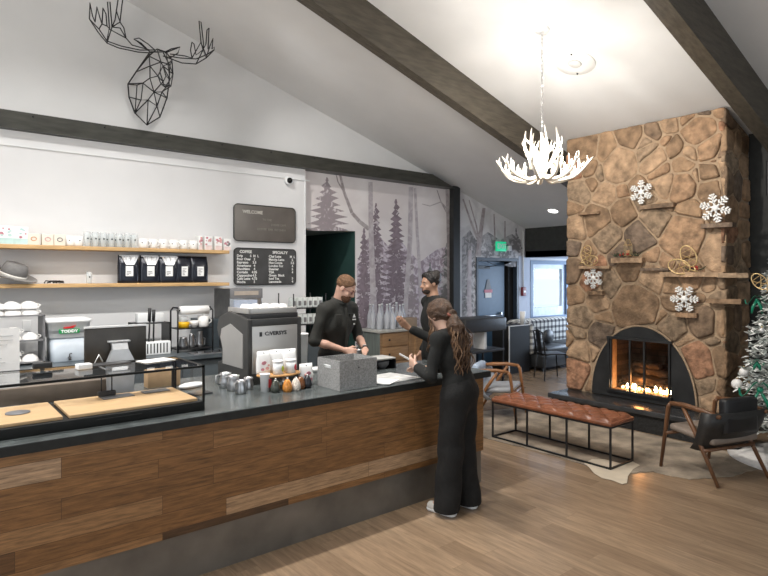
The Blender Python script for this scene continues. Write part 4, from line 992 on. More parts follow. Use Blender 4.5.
# retail cluster in front of the machine
bags = 'white and pink pouches behind the tasting jars'
def pouch(x, y, z, rz, label, pr):
    t = thing('product_pouch', label, 'pouch', (x,y,z), rz, bags); m_ = MB(); n = 16; vs = []; fs = []; rows = [(0,1,.7),(.02,1,1),(.08,1,1),(.12,.98,.5),(.15,1,.12)]
    for (zz, a, b2) in rows:
        for j in range(n):
            q = 2*PI*j/n; vs.append((.047*a*math.copysign(abs(math.cos(q))**.6,math.cos(q)), .03*b2*math.copysign(abs(math.sin(q))**.6,math.sin(q)), zz))
    for i in range(len(rows)-1):
        for j in range(n): fs.append((i*n+j, i*n+(j+1)%n, (i+1)*n+(j+1)%n, (i+1)*n+j))
    fs.append(list(range(n))[::-1]); fs.append(list(range(4*n,5*n))); m_.add(vs, fs, 0, True).build('pouch_body', paper, t)
    m_ = MB()
    for k in range(6):
        a = rr.uniform(0,2); r_ = rr.uniform(.008,.018); cx_, cz = rr.uniform(-.025,.025), rr.uniform(.03,.09)
        m_.prism([(cx_+r_*math.cos(a+q), cz+r_*math.sin(a+q)*.8) for q in (0,1,2.1,3.2,4.2,5.3)], -.0335-.0001*k, -.028, 'y', k % 2)
    m_.build('print', pr, t); MB().ball((0,-.006,.137),(.005,.005,.005),0,5).build('hang_hole', black, t)
    return t
m_ = MB(); m_.lathe([(0,0),(.17,0),(.172,.006),(.17,.014),(0,.014)], n=32)
t = thing('round_riser', 'round wooden riser board carrying tins and pouches', 'riser', (2.09,3.82,CT))
mr = MB(); mr.T = Matrix.Diagonal((1,.62,1,1)); mr.lathe([(0,.10),(.17,.10),(.172,.106),(.17,.114),(0,.114)], n=32); mr.build('board', mat('riser_wood',(.5,.27,.1),.5), t)
for x, y in ((-.1,.05),(.1,.05),(0,-.07)): MB().lathe([(0,0),(.012,0),(.012,.1),(0,.1)], (x,y,0), n=10).build('leg', steel, t)
RZ = CT+.1145
for args in ((1.985,3.86,RZ,.1,'white pouch with red print at the left of the riser',[pink,rose]),(2.10,3.88,RZ,0,'plainer white pouch at the back centre of the riser',[pink,paper]),(2.20,3.86,RZ,-.1,'white pouch with a red corner at the right of the riser',[rose,pink])): pouch(*args).scale = (1.15,1,1.1)
pouch(2.31,3.80,CT,0,'low white and pink pouch on the counter between the riser and the grey bin',[pink,rose]).scale = (1.2,1,1.1)
for i, (x, cl, nm) in enumerate(((2.06,(.35,.4,.03),'white tin with a green leaf print on the riser'),(2.165,(.45,.04,.05),'white tin with a dark red print on the riser'))):
    t = thing('white_tin', nm, 'tin', (x,3.775,RZ)); MB().lathe([(0,0),(.037,0),(.037,.085),(0,.085)], n=20).build('tin_body', whitep, t)
    MB().lathe([(0,.085),(.040,.085),(.040,.1),(0,.1)], n=20).build('lid', paper, t); MB().ball((.02,-.028,.04),(.014,.012,.024),0,8).build('print', mat('tin_print_%s' % 'ab'[i], cl, .5), t)
t = thing('paper_cup', 'white paper cup with a red panel left of the tasting jars', 'cup', (1.955,3.775,CT)); MB().lathe([(0,0),(.03,0),(.036,.12),(.038,.122),(.038,.128),(0,.128)], n=20).build('cup_body', paper, t)
MB().box((.012,-.036,.03),(.034,-.024,.09)).build('red_panel', mat('cup_red',(.4,.03,.03),.5), t)
jars = (((2.00,3.70),(.05,.055,.045),'dark green speckled tea jar, leftmost of the tasting jars'),((2.075,3.665),(.5,.2,.04),'orange filled jar among the tasting jars'),((2.145,3.665),(.62,.55,.48),'cream filled jar among the tasting jars'),((2.205,3.70),(.16,.06,.02),'brown filled jar among the tasting jars'),((2.262,3.70),(.02,.02,.025),'black filled jar, rightmost of the tasting jars'))
for i, (p, cl, lb) in enumerate(jars):
    t = thing('tasting_jar', lb, 'jar', (*p,CT), 0, 'pear shaped tasting jars')
    MB().lathe([(0,.0),(.028,.0),(.036,.02),(.034,.045),(.022,.075),(.012,.09),(0,.092)], n=20).build('jar_body', mat('tea_%s' % 'abcde'[i], cl, .25, 0, .6, 120), t)
    MB().ball((0,0,.094), .008, 0, 6).build('stopper', steel, t)
# grey felt bin
fb = mat('felt_grey', (.27,.27,.265), .95, 0, .3, 90, .4, bscale=150)
t = thing('felt_bin', 'open grey felt storage bin on the counter near the bartender', 'bin', (2.546,3.59,CT))
w_, d_, h_ = .17, .148, .215; m_ = MB()
m_.box((-w_,-d_,0),(w_,d_,.006)).box((-w_,-d_,.006),(w_,-d_+.006,h_)).box((-w_,d_-.006,.006),(w_,d_,h_)).box((-w_,-d_+.006,.006),(-w_+.006,d_-.006,h_)).box((w_-.006,-d_+.006,.006),(w_,d_-.006,h_))
m_.build('bin_body', fb, t); MB().box((-w_-.002,-.04,.15),(-w_+.001,.04,.165)).tube([(-w_-.003,-.045,.157),(-w_-.012,-.04,.172),(-w_-.012,.04,.172),(-w_-.003,.045,.157)], .004).build('handle', whitep, t)
MB().ball((0,-d_-.002,.155), (.006,.003,.006), 0, 5).build('rivet', black, t); MB().box((-.001,-d_-.001,0),(.001,-d_,h_)).build('seam', greyp, t)
single('crumpled_paper', MB().ball((0,0,0),(.10,.08,.05),0,8), paper, 'crumpled white paper inside the grey felt bin', 'paper', (2.60,3.62,CT+.11))
# papers by the woman
single('newspaper', MB().rbox((-.22,-.17,0),(.22,.17,.006),.002).box((-.19,-.14,.0061),(.19,.14,.0075)), mat('newsprint',(.45,.45,.44),.85,0,.3,14), 'open newspaper spread on the counter in front of the woman', 'newspaper', (2.96,3.62,CT), .12)
single('loose_sheet', MB().box((-.1,-.08,0),(.1,.08,.002)), paper, 'loose white sheet lying over the edge of the newspaper', 'paper', (2.84,3.5,CT+.009), .5)
# bowls rack behind the counter at the right
t = thing('bowl_rack', 'low dark rack with two round grey bowls behind the felt bin', 'rack', (3.17,4.08,CT))
MB().rbox((-.19,-.1,.085),(.19,.1,.1),.004).build('rack_top', mat('pale_edge',(.4,.4,.38),.5), t); MB().box((-.19,.05,0),(.19,.1,.085)).box((-.19,-.1,0),(-.18,.05,.085)).box((.18,-.1,0),(.19,.05,.085)).build('rack_body', black, t)
for x, lb in ((-.08,'left grey bowl under the low rack'),(.09,'right grey bowl under the low rack')):
    single('grey_bowl', MB().lathe([(0,0),(.03,0),(.06,.035),(.065,.07),(.06,.07),(.05,.035),(0,.01)], n=20), greyp, lb, 'bowl', (3.17+x,4.055,CT), 0, 'bowls under the low rack')

# wooden cabinet with bottles by the mural
pine = mat('pine_wood', (.30,.18,.09), .5, 0, .2, 4, .12, stretch=(1.5,10,10)); pg = mat('grey_green_paint', (.17,.195,.18), .6, 0, .2, 4, .1, stretch=(8,8,1))
t = thing('sideboard', 'wooden sideboard with knobbed drawers and grey side standing at the mural', 'sideboard', (5.52,6.94,0))
MB().box((0,0,0),(.02,.55,.915)).build('side_panel', pg, t); MB().box((.02,.02,.04),(1.0,.55,.915)).build('carcass', pine, t); MB().rbox((-.02,-.02,.915),(1.02,.56,.95),.005).build('top', mat('pale_top',(.42,.42,.39),.4), t)
for z0, z1 in ((.70,.90),(.47,.68),(.24,.45),(.05,.22)):
    d_ = MB().rbox((.06,.0,z0),(.60,.02,z1),.005).build('drawer', pine, t); MB().ball((.2,-.012,(z0+z1)/2),.016,0,8).build('knob', black, d_)
for x in (.02,.62,.76,.90): MB().box((x,.005,.04),(x+.035,.02,.915)).build('stile', pine, t)
b0 = None
bx_ = [(370,.46),(373,.33),(379.5,.2),(382,.4),(387,.2),(390,.32),(393,.14),(396.5,.36),(400,.2),(403,.34)]
for i, (px, dy) in enumerate(bx_):
    Yb = 6.94+dy; x = onY(px, 320, Yb).x; lb = ['first','second','third','fourth','fifth','sixth','seventh','eighth','ninth','tenth'][i]+' clear glass bottle from the left on the sideboard'
    if b0 is None:
        b0 = thing('glass_bottle', lb, 'bottle', (x,Yb,.95), 0, 'clear glass bottles on the sideboard')
        MB().lathe([(0,.004),(.045,0),(.048,.01),(.048,.2),(.02,.29),(.016,.37),(.02,.38),(.016,.38),(.012,.29),(.044,.2),(.044,.012),(0,.01)], n=18).build('bottle_glass', mat('milky_bottle', (.72,.74,.78), .08, 0, 0, alpha=.4), b0)
        MB().lathe([(0,.375),(.018,.375),(.018,.395),(0,.395)], n=12).build('stopper', whitep, b0)
    else: dup(b0, (x,Yb,.95), 0, lb, None, (1,1,rr.uniform(.75,1.05)) if i > 5 else None)
single('wooden_crate', MB().rbox((-.12,-.09,0),(.12,.09,.16),.01), mat('crate_tan',(.28,.21,.15),.7), 'tan box at the right end of the sideboard top', 'box', (6.3,7.15,.95))
# ================================================================ far area by the exit
t = thing('service_cart', 'black three level service cart between the wall post and the host stand', 'cart', (7.25,6.55,0))
for x in (-.45, .45):
    for y in (-.22, .22): MB().box((x-.015,y-.015,0),(x+.015,y+.015,1.05)).build('leg', black, t)
MB().rbox((-.5,-.26,.88),(.5,.26,1.1),.02).build('top_tub', darkp, t)
for z in (.54,.14): MB().rbox((-.47,-.24,z),(.47,.24,z+.04),.006).build('shelf', darkp, t)
single('white_binder', MB().rbox((-.03,-.12,0),(.03,.12,.28),.004), paper, 'white upright binder on the lower shelf of the service cart', 'binder', (7.32,6.5,.582))
t = thing('host_stand', 'black host stand with white edging in front of the exit door', 'stand', (8.75,6.95,0))
MB().box((-.36,-.2,0),(.24,.2,.87)).build('stand_body', mat('stand_black',(.008,.008,.008),.6), t)
MB().box((-.375,-.215,0),(-.36,-.195,.885)).box((-.36,-.215,.87),(.24,-.2,.885)).box((.225,-.215,.885),(.24,-.2,1.0)).build('white_edging', paper, t)
single('white_cup_stack', MB().lathe([(0,0),(.045,0),(.055,.25),(0,.25)], n=16), paper, 'stack of white cups on the black host stand', 'cup stack', (8.92,6.86,.871))
# sofa
pl = plaid('plaid_cloth')
t = thing('plaid_sofa', 'dark sofa with a black and white plaid back under the annex window', 'sofa', (9.95,6.95,0))
leather = mat('dark_leather', (.03,.032,.034), .38, 0, .2, 8)
MB().rbox((-.85,-.42,.06),(.85,.42,.30),.03).build('sofa_base', leather, t)
MB().rbox((-.8,-.46,.30),(.0,.2,.46),.05).build('seat_cushion', leather, t); MB().rbox((.01,-.46,.30),(.8,.2,.46),.05).build('seat_cushion', leather, t)
MB().rbox((-.86,.16,.3),(.86,.42,.93),.06).build('backrest', pl, t)
MB().rbox((-.92,-.2,.3),(-.78,.42,.90),.05).build('plaid_wing', pl, t); 
for x in (-.78,.78):
    for y in (-.36,.36): MB().box((x-.03,y-.03,0),(x+.03,y+.03,.06)).build('leg', black, t)
m_ = MB().ball((0,0,.13),(.2,.09,.14),0,10); single('black_cushion', m_, darkp, 'black scatter cushion leaning on the plaid sofa', 'cushion', (9.75,6.88,.465), .2)
# cafe chair and table
def cafe_chair(label, loc, rz):
    t = thing('cafe_chair', label, 'chair', loc, rz); 
    MB().rbox((-.2,-.2,.44),(.2,.2,.46),.008).build('seat', black, t)
    for x in (-1, 1):
        for y in (-1, 1): MB().tube([(x*.18,y*.18,.44),(x*.22,y*.22,.0)], [.018,.011], n=6).build('leg', black, t)
    MB().tube([(-.18,-.19,.44),(-.19,-.24,.82),(0,-.25,.86),(.19,-.24,.82),(.18,-.19,.44)], .013).build('back_frame', black, t)
    MB().add([(-.07,-.19,.46),(.07,-.19,.46),(.08,-.25,.85),(-.08,-.25,.85),(-.07,-.2,.46),(.07,-.2,.46),(.08,-.26,.85),(-.08,-.26,.85)], [(0,1,2,3),(7,6,5,4),(0,4,5,1),(1,5,6,2),(2,6,7,3),(3,7,4,0)]).build('back_splat', black, t)
    return t
cafe_chair('black metal cafe chair left of the chimney, in front of the plaid sofa', (8.62,6.02,0), -2.1)
t = thing('cafe_table', 'small pale topped cafe table mostly hidden behind the chimney', 'table', (9.5,5.55,0))
MB().rbox((-.35,-.35,.72),(.35,.35,.75),.006).build('tabletop', mat('pale_blue_top',(.45,.52,.6),.3), t); MB().lathe([(0,0),(.2,0),(.2,.02),(.03,.04),(.03,.72),(0,.72)], n=20).build('pedestal', black, t)
single('napkin_holder', MB().rbox((-.07,-.05,0),(.07,.05,.2),.005), paper, 'white napkin holder on the cafe table left of the chimney', 'napkin holder', (9.35,5.72,.751))
# rug and cowhide
rugm = mat('worn_rug', (.25,.205,.155), .95, 0, .5, 4, .5, bscale=60)
def patch(cx_, cy, rx, ry, seed, n=60, rz=0, k=.12):
    r_ = random.Random(seed); ph = [r_.uniform(0,6.28) for _ in range(6)]; pts = []
    for i in range(n):
        a = 2*PI*i/n; q = 1+k*sum(math.sin((j+2)*a+ph[j])/(j+1.5) for j in range(6))
        pts.append((cx_+rx*q*math.cos(a), cy+ry*q*math.sin(a)))
    return pts
rp = [(4.84,4.7),(4.9,4.2),(4.93,3.8),(4.95,3.35),(4.92,2.95),(4.97,2.75),(5.25,2.58),(5.3,2.28),(5.65,2.08),(6.1,2.0),(6.4,2.1),(6.45,2.6),(6.45,4.3),(6.3,5.0),(5.6,5.2),(5.0,5.0)]
rq = []
for i in range(len(rp)):
    a, b2 = rp[i], rp[(i+1) % len(rp)]
    for j in range(8): rq.append((a[0]+(b2[0]-a[0])*j/8+rr.uniform(-.012,.012), a[1]+(b2[1]-a[1])*j/8+rr.uniform(-.012,.012)))
mb = MB().prism(rq, .001, .006, 'z'); single('area_rug', mb, rugm, 'worn brown grey rug lying under the leather bench and the right armchair', 'rug')
mb = MB().prism([(q.x,q.y) for q in [onZ(*p_,0) for p_ in ((584,464),(589,468),(594,474),(602,479),(612,481),(622,485),(627,484),(628,477),(633,470),(640,466),(632,462),(620,464),(605,460),(592,460))]], .0063, .0085, 'z'); single('cowhide_rug', mb, mat('cream_hide',(.55,.47,.36),.9,0,.1,6), 'cream cowhide rug with a ragged edge under the near bench end', 'rug')
# bench
lea = mat('tan_leather', (.19,.07,.036), .3, 0, .25, 9, .12, bscale=60)
t = thing('tufted_bench', 'long tufted tan leather bench on a thin black steel frame', 'bench', (5.185,3.54,.009))
L_, D_ = 1.42, .42; nx, ny = 15*6, 4*6; vs = []; fs = []
for i in range(nx+1):
    for j in range(ny+1):
        y = -L_/2+L_*i/nx; x = -D_/2+D_*j/ny; u = i/6; v = j/6
        d1 = abs(math.sin(PI*(u+v)/2))*abs(math.sin(PI*(u-v)/2)); ex = min(1, min(x+D_/2, D_/2-x)/.045); ey = min(1, min(y+L_/2, L_/2-y)/.045)
        e_ = math.sqrt(max(0, 1-(1-ex)**2))*math.sqrt(max(0,1-(1-ey)**2))
        vs.append((x, y, .40+.045*e_+ .024*e_*d1**.5))
for i in range(nx):
    for j in range(ny): a = i*(ny+1)+j; fs.append((a, a+1, a+ny+2, a+ny+1))
m_ = MB().add(vs, fs, 0, True); m_.rbox((-D_/2-.004,-L_/2-.004,.392),(D_/2+.004,L_/2+.004,.43),.012); m_.build('cushion', lea, t)
m_ = MB()
for i in range(0,15+1):
    for j in range(0,5):
        if (i+j) % 2 == 0 and 0 < i < 15 and 0 < j < 4: m_.ball((-D_/2+D_*j/4,-L_/2+L_*i/15,.448),(.008,.008,.004),0,5)
m_.build('tufting_buttons', lea, t)
s_ = .008
for i, y in enumerate((-L_/2+.01,-L_/6,L_/6,L_/2-.01)):
    for x in (-D_/2+.01, D_/2-.01): MB().box((x-s_,y-s_,.016),(x+s_,y+s_,.376)).build('leg', black, t)
for z in (.0,.376):
    for x in (-D_/2+.01, D_/2-.01): MB().box((x-s_,-L_/2+.002,z),(x+s_,L_/2-.002,z+.016)).build('side_rail', black, t)
    for y in (-L_/2+.01, L_/2-.01): MB().box((-D_/2+.018,y-s_,z),(D_/2-.018,y+s_,z+.016)).build('end_rail', black, t)
# armchairs
def armchair(label, loc, heading, wood, shell, seatm, cushm, cush_h):
    rz = math.atan2(heading[1], heading[0]) - PI/2
    t = thing('lounge_armchair', label, 'armchair', loc, rz); hw = .31
    for s in (-1, 1):
        x = s*hw
        m_ = MB()
        def bar(a, b2, r0, r1): m_.tube([Vector((x*a[0],a[1],a[2])), Vector((x*b2[0],b2[1],b2[2]))], [r0, r1], n=8)
        MB().tube([(x*1.0,.30,0),(x*.97,.22,.58),(x*.97,.19,.615)], [.015,.021,.02], n=8).build('leg', wood, t)
        MB().tube([(x*1.0,-.30,0),(x*.97,-.06,.42),(x*.97,.06,.60)], [.015,.021,.018], n=8).build('leg', wood, t)
        ar = MB().tube([(x*.97,.20,.612),(x*.97,.05,.625),(x*.96,-.15,.61),(x*.93,-.30,.59)], [.02,.024,.024,.018], n=8); ar.build('armrest', wood, t)
    MB().tube([(-hw,.235,.33),(hw,.235,.33)], .016).tube([(-hw,-.16,.27),(hw,-.16,.27)], .016).build('cross_rail', wood, t)
    MB().rbox((-hw+.03,-.2,.34),(hw-.03,.27,.40),.025,M=Matrix.Rotation(.08,4,'X')).build('seat', seatm, t)
    # curved backrest shell
    vs = []; fs = []; nn = 16; rows = [(.25,-.13,.29),(.33,-.21,.335),(.48,-.27,.36),(.615,-.31,.37)]
    for side_, th in ((0,0),(1,.022)):
        for (z, y, w_) in rows:
            for i in range(nn+1):
                a = PI*(i/nn); xx = -math.cos(a)*(w_-th); yy = y+.13-(.13-th)*math.sin(a)**.38; vs.append((xx, yy, z))
    k = nn+1; m = len(rows)
    for sd in (0,1):
        for r_ in range(m-1):
            for i in range(nn):
                a = sd*k*m+r_*k+i; q = (a, a+1, a+k+1, a+k); fs.append(q if sd == 0 else q[::-1])
    for i in range(nn): fs.append(((m-1)*k+i, (m-1)*k+i+1, k*m+(m-1)*k+i+1, k*m+(m-1)*k+i)); fs.append((i+1, i, k*m+i, k*m+i+1))
    for r_ in range(m-1): fs.append((r_*k, (r_+1)*k, k*m+(r_+1)*k, k*m+r_*k)); fs.append((r_*k+nn, k*m+r_*k+nn, k*m+(r_+1)*k+nn, (r_+1)*k+nn))
    MB().add(vs, fs, 0, True).build('back_shell', shell, t)
    MB().rbox((-.2,-.29,.42),(.2,-.2,.42+cush_h),.03).build('back_cushion', cushm, t)
    return t
wal = mat('walnut', (.13,.06,.028), .38, 0, .25, 5, .08, stretch=(8,8,1)); lit_walnut = mat('warm_lit_walnut', (.24,.105,.04), .38, 0, .2, 5, .05)  # left chair frame: walnut with warm light put into its colour
armchair('dark wood armchair with a black back at the right, facing the hearth, back to us', (5.66,2.22,.0065), (.3,.95), wal, mat('black_leather_shell',(.022,.021,.02),.5,0,.2,40), mat('taupe_seat',(.2,.16,.13),.7), black, .31)
armchair('walnut armchair, warm light in its frame colour, pale grey seat, behind the far end of the bench', (5.80,4.85,.0065), (.45,-.89), lit_walnut, mat('light_grey_shell',(.3,.33,.37),.6), mat('grey_seat_fabric',(.3,.31,.33),.7), mat('blue_grey_cloth',(.33,.4,.5),.7), .25)
# ---------------------------------------------------------------- decorations on the chimney
def snowflake(px, py, r_, label, rz=0):
    p = onX(px, py, FX-.09); t = thing('snowflake_ornament', label, 'snowflake', (FX-.085,p.y,p.z), 0, 'white snowflakes on the stone chimney'); 
    m_ = MB()
    def bar(y0, z0, y1, z1, w_):
        d = Vector((0,y1-y0,z1-z0)); L = d.length; d.normalize(); n = Vector((0,-d.z,d.y))*w_/2; a = Vector((0,y0,z0)); b2 = Vector((0,y1,z1)); X_ = Vector((.012,0,0))
        q = [a-n, b2-n, b2+n, a+n]; m_.add([v-X_ for v in q]+[v+X_ for v in q], [(0,1,2,3),(7,6,5,4),(0,4,5,1),(1,5,6,2),(2,6,7,3),(3,7,4,0)])
    for k in range(6):
        a = PI*k/3+rz; ca, sa = math.cos(a), math.sin(a); w_ = r_*.095
        bar(0,0,ca*r_,sa*r_,w_)
        for f_, l_ in ((.38,.3),(.62,.32),(.85,.2)):
            for s in (-1,1):
                b_ = a+s*PI/3.4; bar(ca*r_*f_,sa*r_*f_,ca*r_*f_+math.cos(b_)*r_*l_,sa*r_*f_+math.sin(b_)*r_*l_,w_)
    m_.lathe([(0,-.013),(r_*.24,-.013),(r_*.24,.013),(0,.013)], n=6, M=Matrix.Rotation(PI/2,3,'Y')); m_.build('flake', mat('snowflake_white',(.8,.8,.78),.5,0,.02), t)
    return t
snowflake(641,192,.142,'white snowflake highest on the chimney, above the upper left ledge',.52); snowflake(715,208,.16,'large white snowflake at the upper right edge of the chimney',.3); snowflake(593,278,.135,'white snowflake at the lower left of the chimney face',.52); snowflake(684,299,.155,'white snowflake just above the arch at the right',.0)
gold = mat('gold_wire', (.62,.45,.22), .3, .6)
def snowshoes(px, py, label, s=1, fx=FX-.14, angs=(.5,1.3)):
    p = onX(px, py, fx); t = thing('wire_snowshoes', label, 'ornament', (fx,p.y,p.z))
    for k, a0 in enumerate(angs):
        Mr = Matrix.Rotation(a0, 3, 'X'); m_ = MB()
        def q(y, z): v = Mr @ Vector((0,0,0)); return Mr @ Vector((-.012*k, y*s, z*s))
        loop = [q(.065*math.sin(2*PI*i/20)*(1 if i < 21 else 1), .15+.10*-math.cos(2*PI*i/20)) for i in range(20)]
        m_.tube(loop, .006*s, n=5, closed=True); m_.tube([q(0,.05),q(0,-.02)], .006*s, n=5)
        for zz in (.1,.15,.2): m_.tube([q(-.055,zz),q(.055,zz)], .003, n=4)
        m_.tube([q(-.04,.08),q(.05,.19)], .003, n=4); m_.tube([q(.04,.08),q(-.05,.19)], .003, n=4)
        m_.build('snowshoe', gold, t)
    return t
snowshoes(581,263,'pair of gold wire snowshoes on the left ledge of the chimney',1.0,FX-.12,(.5,1.4))
snowshoes(696,271,'pair of gold wire snowshoes with red berries on the long ledge',1.25,FX-.15,(-.45,-1.3))
snowshoes(770,292,'pair of gold wire snowshoes hanging in the flocked tree',.85,6.2,(.3,-.7))
def greenery(px, py, label, seed, n=26, sp=.16):
    p = onX(px, py, FX-.1); t = thing('pine_sprig', label, 'greenery', (FX-.1,p.y,p.z)); r_ = random.Random(seed); m_ = MB()
    for i in range(n):
        y = r_.uniform(-sp,sp); m_.tube([(r_.uniform(-.04,.03),y,.01),(r_.uniform(-.05,.03),y+r_.uniform(-.07,.07),r_.uniform(.02,.08))], [.006,.002], n=4)
    m_.build('needles', mat('dark_needles',(.035,.05,.025),.8), t)
    m_ = MB()
    for i in range(9): m_.ball((-.04,r_.uniform(-sp*.6,sp*.6),r_.uniform(.02,.05)), .011, 0, 5)
    m_.build('berries', mat('red_berries',(.35,.03,.02),.4), t)
    return t
greenery(626,257,'dark pine sprig with red twigs on the centre left ledge',3); greenery(695,271,'small sprig of red berries on the long ledge beside the snowshoes',5,12,.07)
p = onX(628,256,FX-.1); t = thing('wire_lantern', 'small gold wire lantern in the pine sprig on the ledge', 'lantern', (FX-.1,p.y,p.z))
m_ = MB(); 
for z, r_ in ((0,.05),(.13,.05),(.2,.02)): m_.tube([(r_*math.cos(q*PI/4),r_*math.sin(q*PI/4),z+.005) for q in range(8)], .003, n=4, closed=True)
for q in range(4): m_.tube([(.05*math.cos(q*PI/2),.05*math.sin(q*PI/2),0),(.05*math.cos(q*PI/2),.05*math.sin(q*PI/2),.13),(.02*math.cos(q*PI/2),.02*math.sin(q*PI/2),.2)], .003, n=4)
m_.build('cage', gold, t); MB().lathe([(0,0),(.02,0),(.02,.07),(0,.07)], n=12).build('candle', mat('amber_candle',(.45,.25,.12),.6), t)
# ---------------------------------------------------------------- flocked tree
TX, TY = 6.68, 1.80
t = thing('flocked_christmas_tree', 'snow flocked Christmas tree with green ribbon at the right edge', 'tree', (TX,TY,0))
nd = mat('flocked_needles', (.34,.37,.35), .9, 0, .45, 9); nd2 = mat('snowy_tips', (.72,.73,.71), .9, 0, .1)
MB().tube([(0,0,0),(0,0,3.0)], [.05,.01]).build('trunk', mat('tree_trunk',(.08,.05,.03),.9), t)
r_ = random.Random(11); m_ = MB(); 
def trad(z): return max(.03, .60*(3.15-z)/2.7) if z > .45 else .6*(z+.3)/.75
for i in range(330):
    z = .28+2.8*(i/330)**1.15; a = i*2.39996+r_.uniform(-.2,.2); R_ = trad(z)*r_.uniform(.82,1.08)
    ca, sa = math.cos(a), math.sin(a)
    b1 = Vector((0,0,z+.05)); b2 = Vector((ca*R_,sa*R_,z-.06*R_/.6+.03))
    m_.tube([b1*.0+Vector((ca*R_*.25,sa*R_*.25,z+.04)), (b1+b2)/2+Vector((0,0,-.02)), b2], [.008,.006,.003], 0, 4)
    for k in range(24):
        f_ = .3+.7*k/23; base = Vector((ca*R_*f_,sa*R_*f_,z+.04-.07*f_)); s = 1 if k % 2 else -1
        d = Vector((ca*.5-sa*s*r_.uniform(.5,1),sa*.5+ca*s*r_.uniform(.5,1),r_.uniform(-.4,.5))).normalized()*r_.uniform(.05,.10)
        w_ = Vector((-d.y,d.x,.02)).normalized()*.0115; mi = 1 if r_.random() < .5 else 0
        tip = base+d; mid = base+d*.5
        m_.add([base-w_,mid-w_*1.6,tip,mid+w_*1.6,base+w_,mid+Vector((0,0,.012))], [(0,1,5),(1,2,5),(2,3,5),(3,4,5),(4,0,5)], mi)
m_.build('flocked_branches', [nd, nd2], t, False)
MB().lathe([(0,.0),(.62,.0),(.64,.01),(.5,.04),(.1,.1),(0,.1)], n=40).build('tree_skirt', mat('white_fur_skirt',(.7,.68,.66),.95,0,.08,20,.5), t)
rib = mat('green_ribbon', (.005,.16,.09), .35)
def ontree(px, py, out=.03):
    # point on the camera-facing flank of the tree at that height
    q = ray(px, py); best = None
    for k in range(400):
        tt = 4.6+k*.005; P_ = Vector((0,0,EYE))+q*tt; dd = math.hypot(P_.x-TX, P_.y-TY)-trad(P_.z)-out
        if dd < 0: return P_
        if best is None or dd < best[0]: best = (dd, P_.copy())
    return best[1]
def bow(px, py, label, s=1):
    P_ = ontree(px, py); b = thing('green_bow', label, 'bow', P_); m_ = MB(); D = Vector((-P_.y, P_.x, 0)).normalized()
    for sg in (-1,1):
        lp = [D*(sg*.07*s*(1-math.cos(PI*i/8))/1.2)+Vector((0,0,.05*s*math.sin(PI*i/4))) for i in range(9)]
        for k in range(8):
            w_ = Vector((P_.x,P_.y,0)).normalized()*.03; m_.add([lp[k]-w_,lp[k+1]-w_,lp[k+1]+w_,lp[k]+w_,(lp[k]-w_)*.9,(lp[k+1]-w_)*.9,(lp[k+1]+w_)*.9,(lp[k]+w_)*.9], [(0,1,2,3),(7,6,5,4),(0,4,5,1),(2,6,7,3)])
        m_.tube([Vector((0,0,0)),D*sg*.04*s+Vector((0,0,-.08*s)),D*sg*.05*s+Vector((0,0,-.15*s))], [.012,.016,.008], n=5)
    m_.ball((0,0,0),.02*s,0,6); m_.build('ribbon', rib, b)
bow(757,300,'green ribbon bow near the top of the visible tree edge',.9); bow(757,362,'green ribbon bow halfway down the tree edge',.5); bow(760,390,'big green ribbon bow low on the tree above the chair',1.5)
for px, py, s, lb in ((737,384,.07,'round white glitter ball ornament lowest at the left edge of the tree'),(744,372,.06,'white ball ornament on the tree just above the lowest one'),(749,386,.035,'small white ball ornament right of the lowest tree ball'),(762,330,.03,'tiny white ball ornament midway up the tree')):
    P_ = ontree(px, py, -.04); b = thing('ball_ornament', lb, 'ornament', P_, 0, 'white ball ornaments on the tree')
    MB().ball((0,0,0), s*.75, 0, 10).build('ball', mat('glitter_white',(.74,.73,.72),.5,0,.1,60,.4), b); MB().tube([(0,0,s*.75),(0,0,s*.75+.015)], .006).build('cap', gold, b)
# ---------------------------------------------------------------- chandelier
AX, AY = 4.916, 3.54; CZ = ceil_z(AX)
t = thing('antler_chandelier', 'glowing white antler chandelier hanging on a chain', 'chandelier', (AX,AY,2.93))
Mc = Matrix.Rotation(math.atan(.3057), 3, 'Y')
MB().lathe([(0,-.03),(.07,-.025),(.075,-.008),(.075,0),(0,0)], (0,0,CZ-2.93), n=24, M=Mc).build('canopy', whitep, t)
m_ = MB(); z = .30; k = 0
while z < CZ-2.93-.03:
    a = 0 if k % 2 else PI/2
    m_.tube([(math.cos(a)*.012*math.cos(q*PI/5), math.sin(a)*.012*math.cos(q*PI/5), z+.024+.024*math.sin(q*PI/5)) for q in range(10)], .0035, n=5, closed=True); z += .038; k += 1
m_.build('chain', steel, t)
ant = mat('bone_antler', (.80,.74,.64), .4, 0, .08, 8)
r_ = random.Random(21)
MB().lathe([(0,-.10),(.05,-.09),(.06,.0),(.03,.1),(.012,.3),(0,.31)], n=14).build('hub', ant, t)
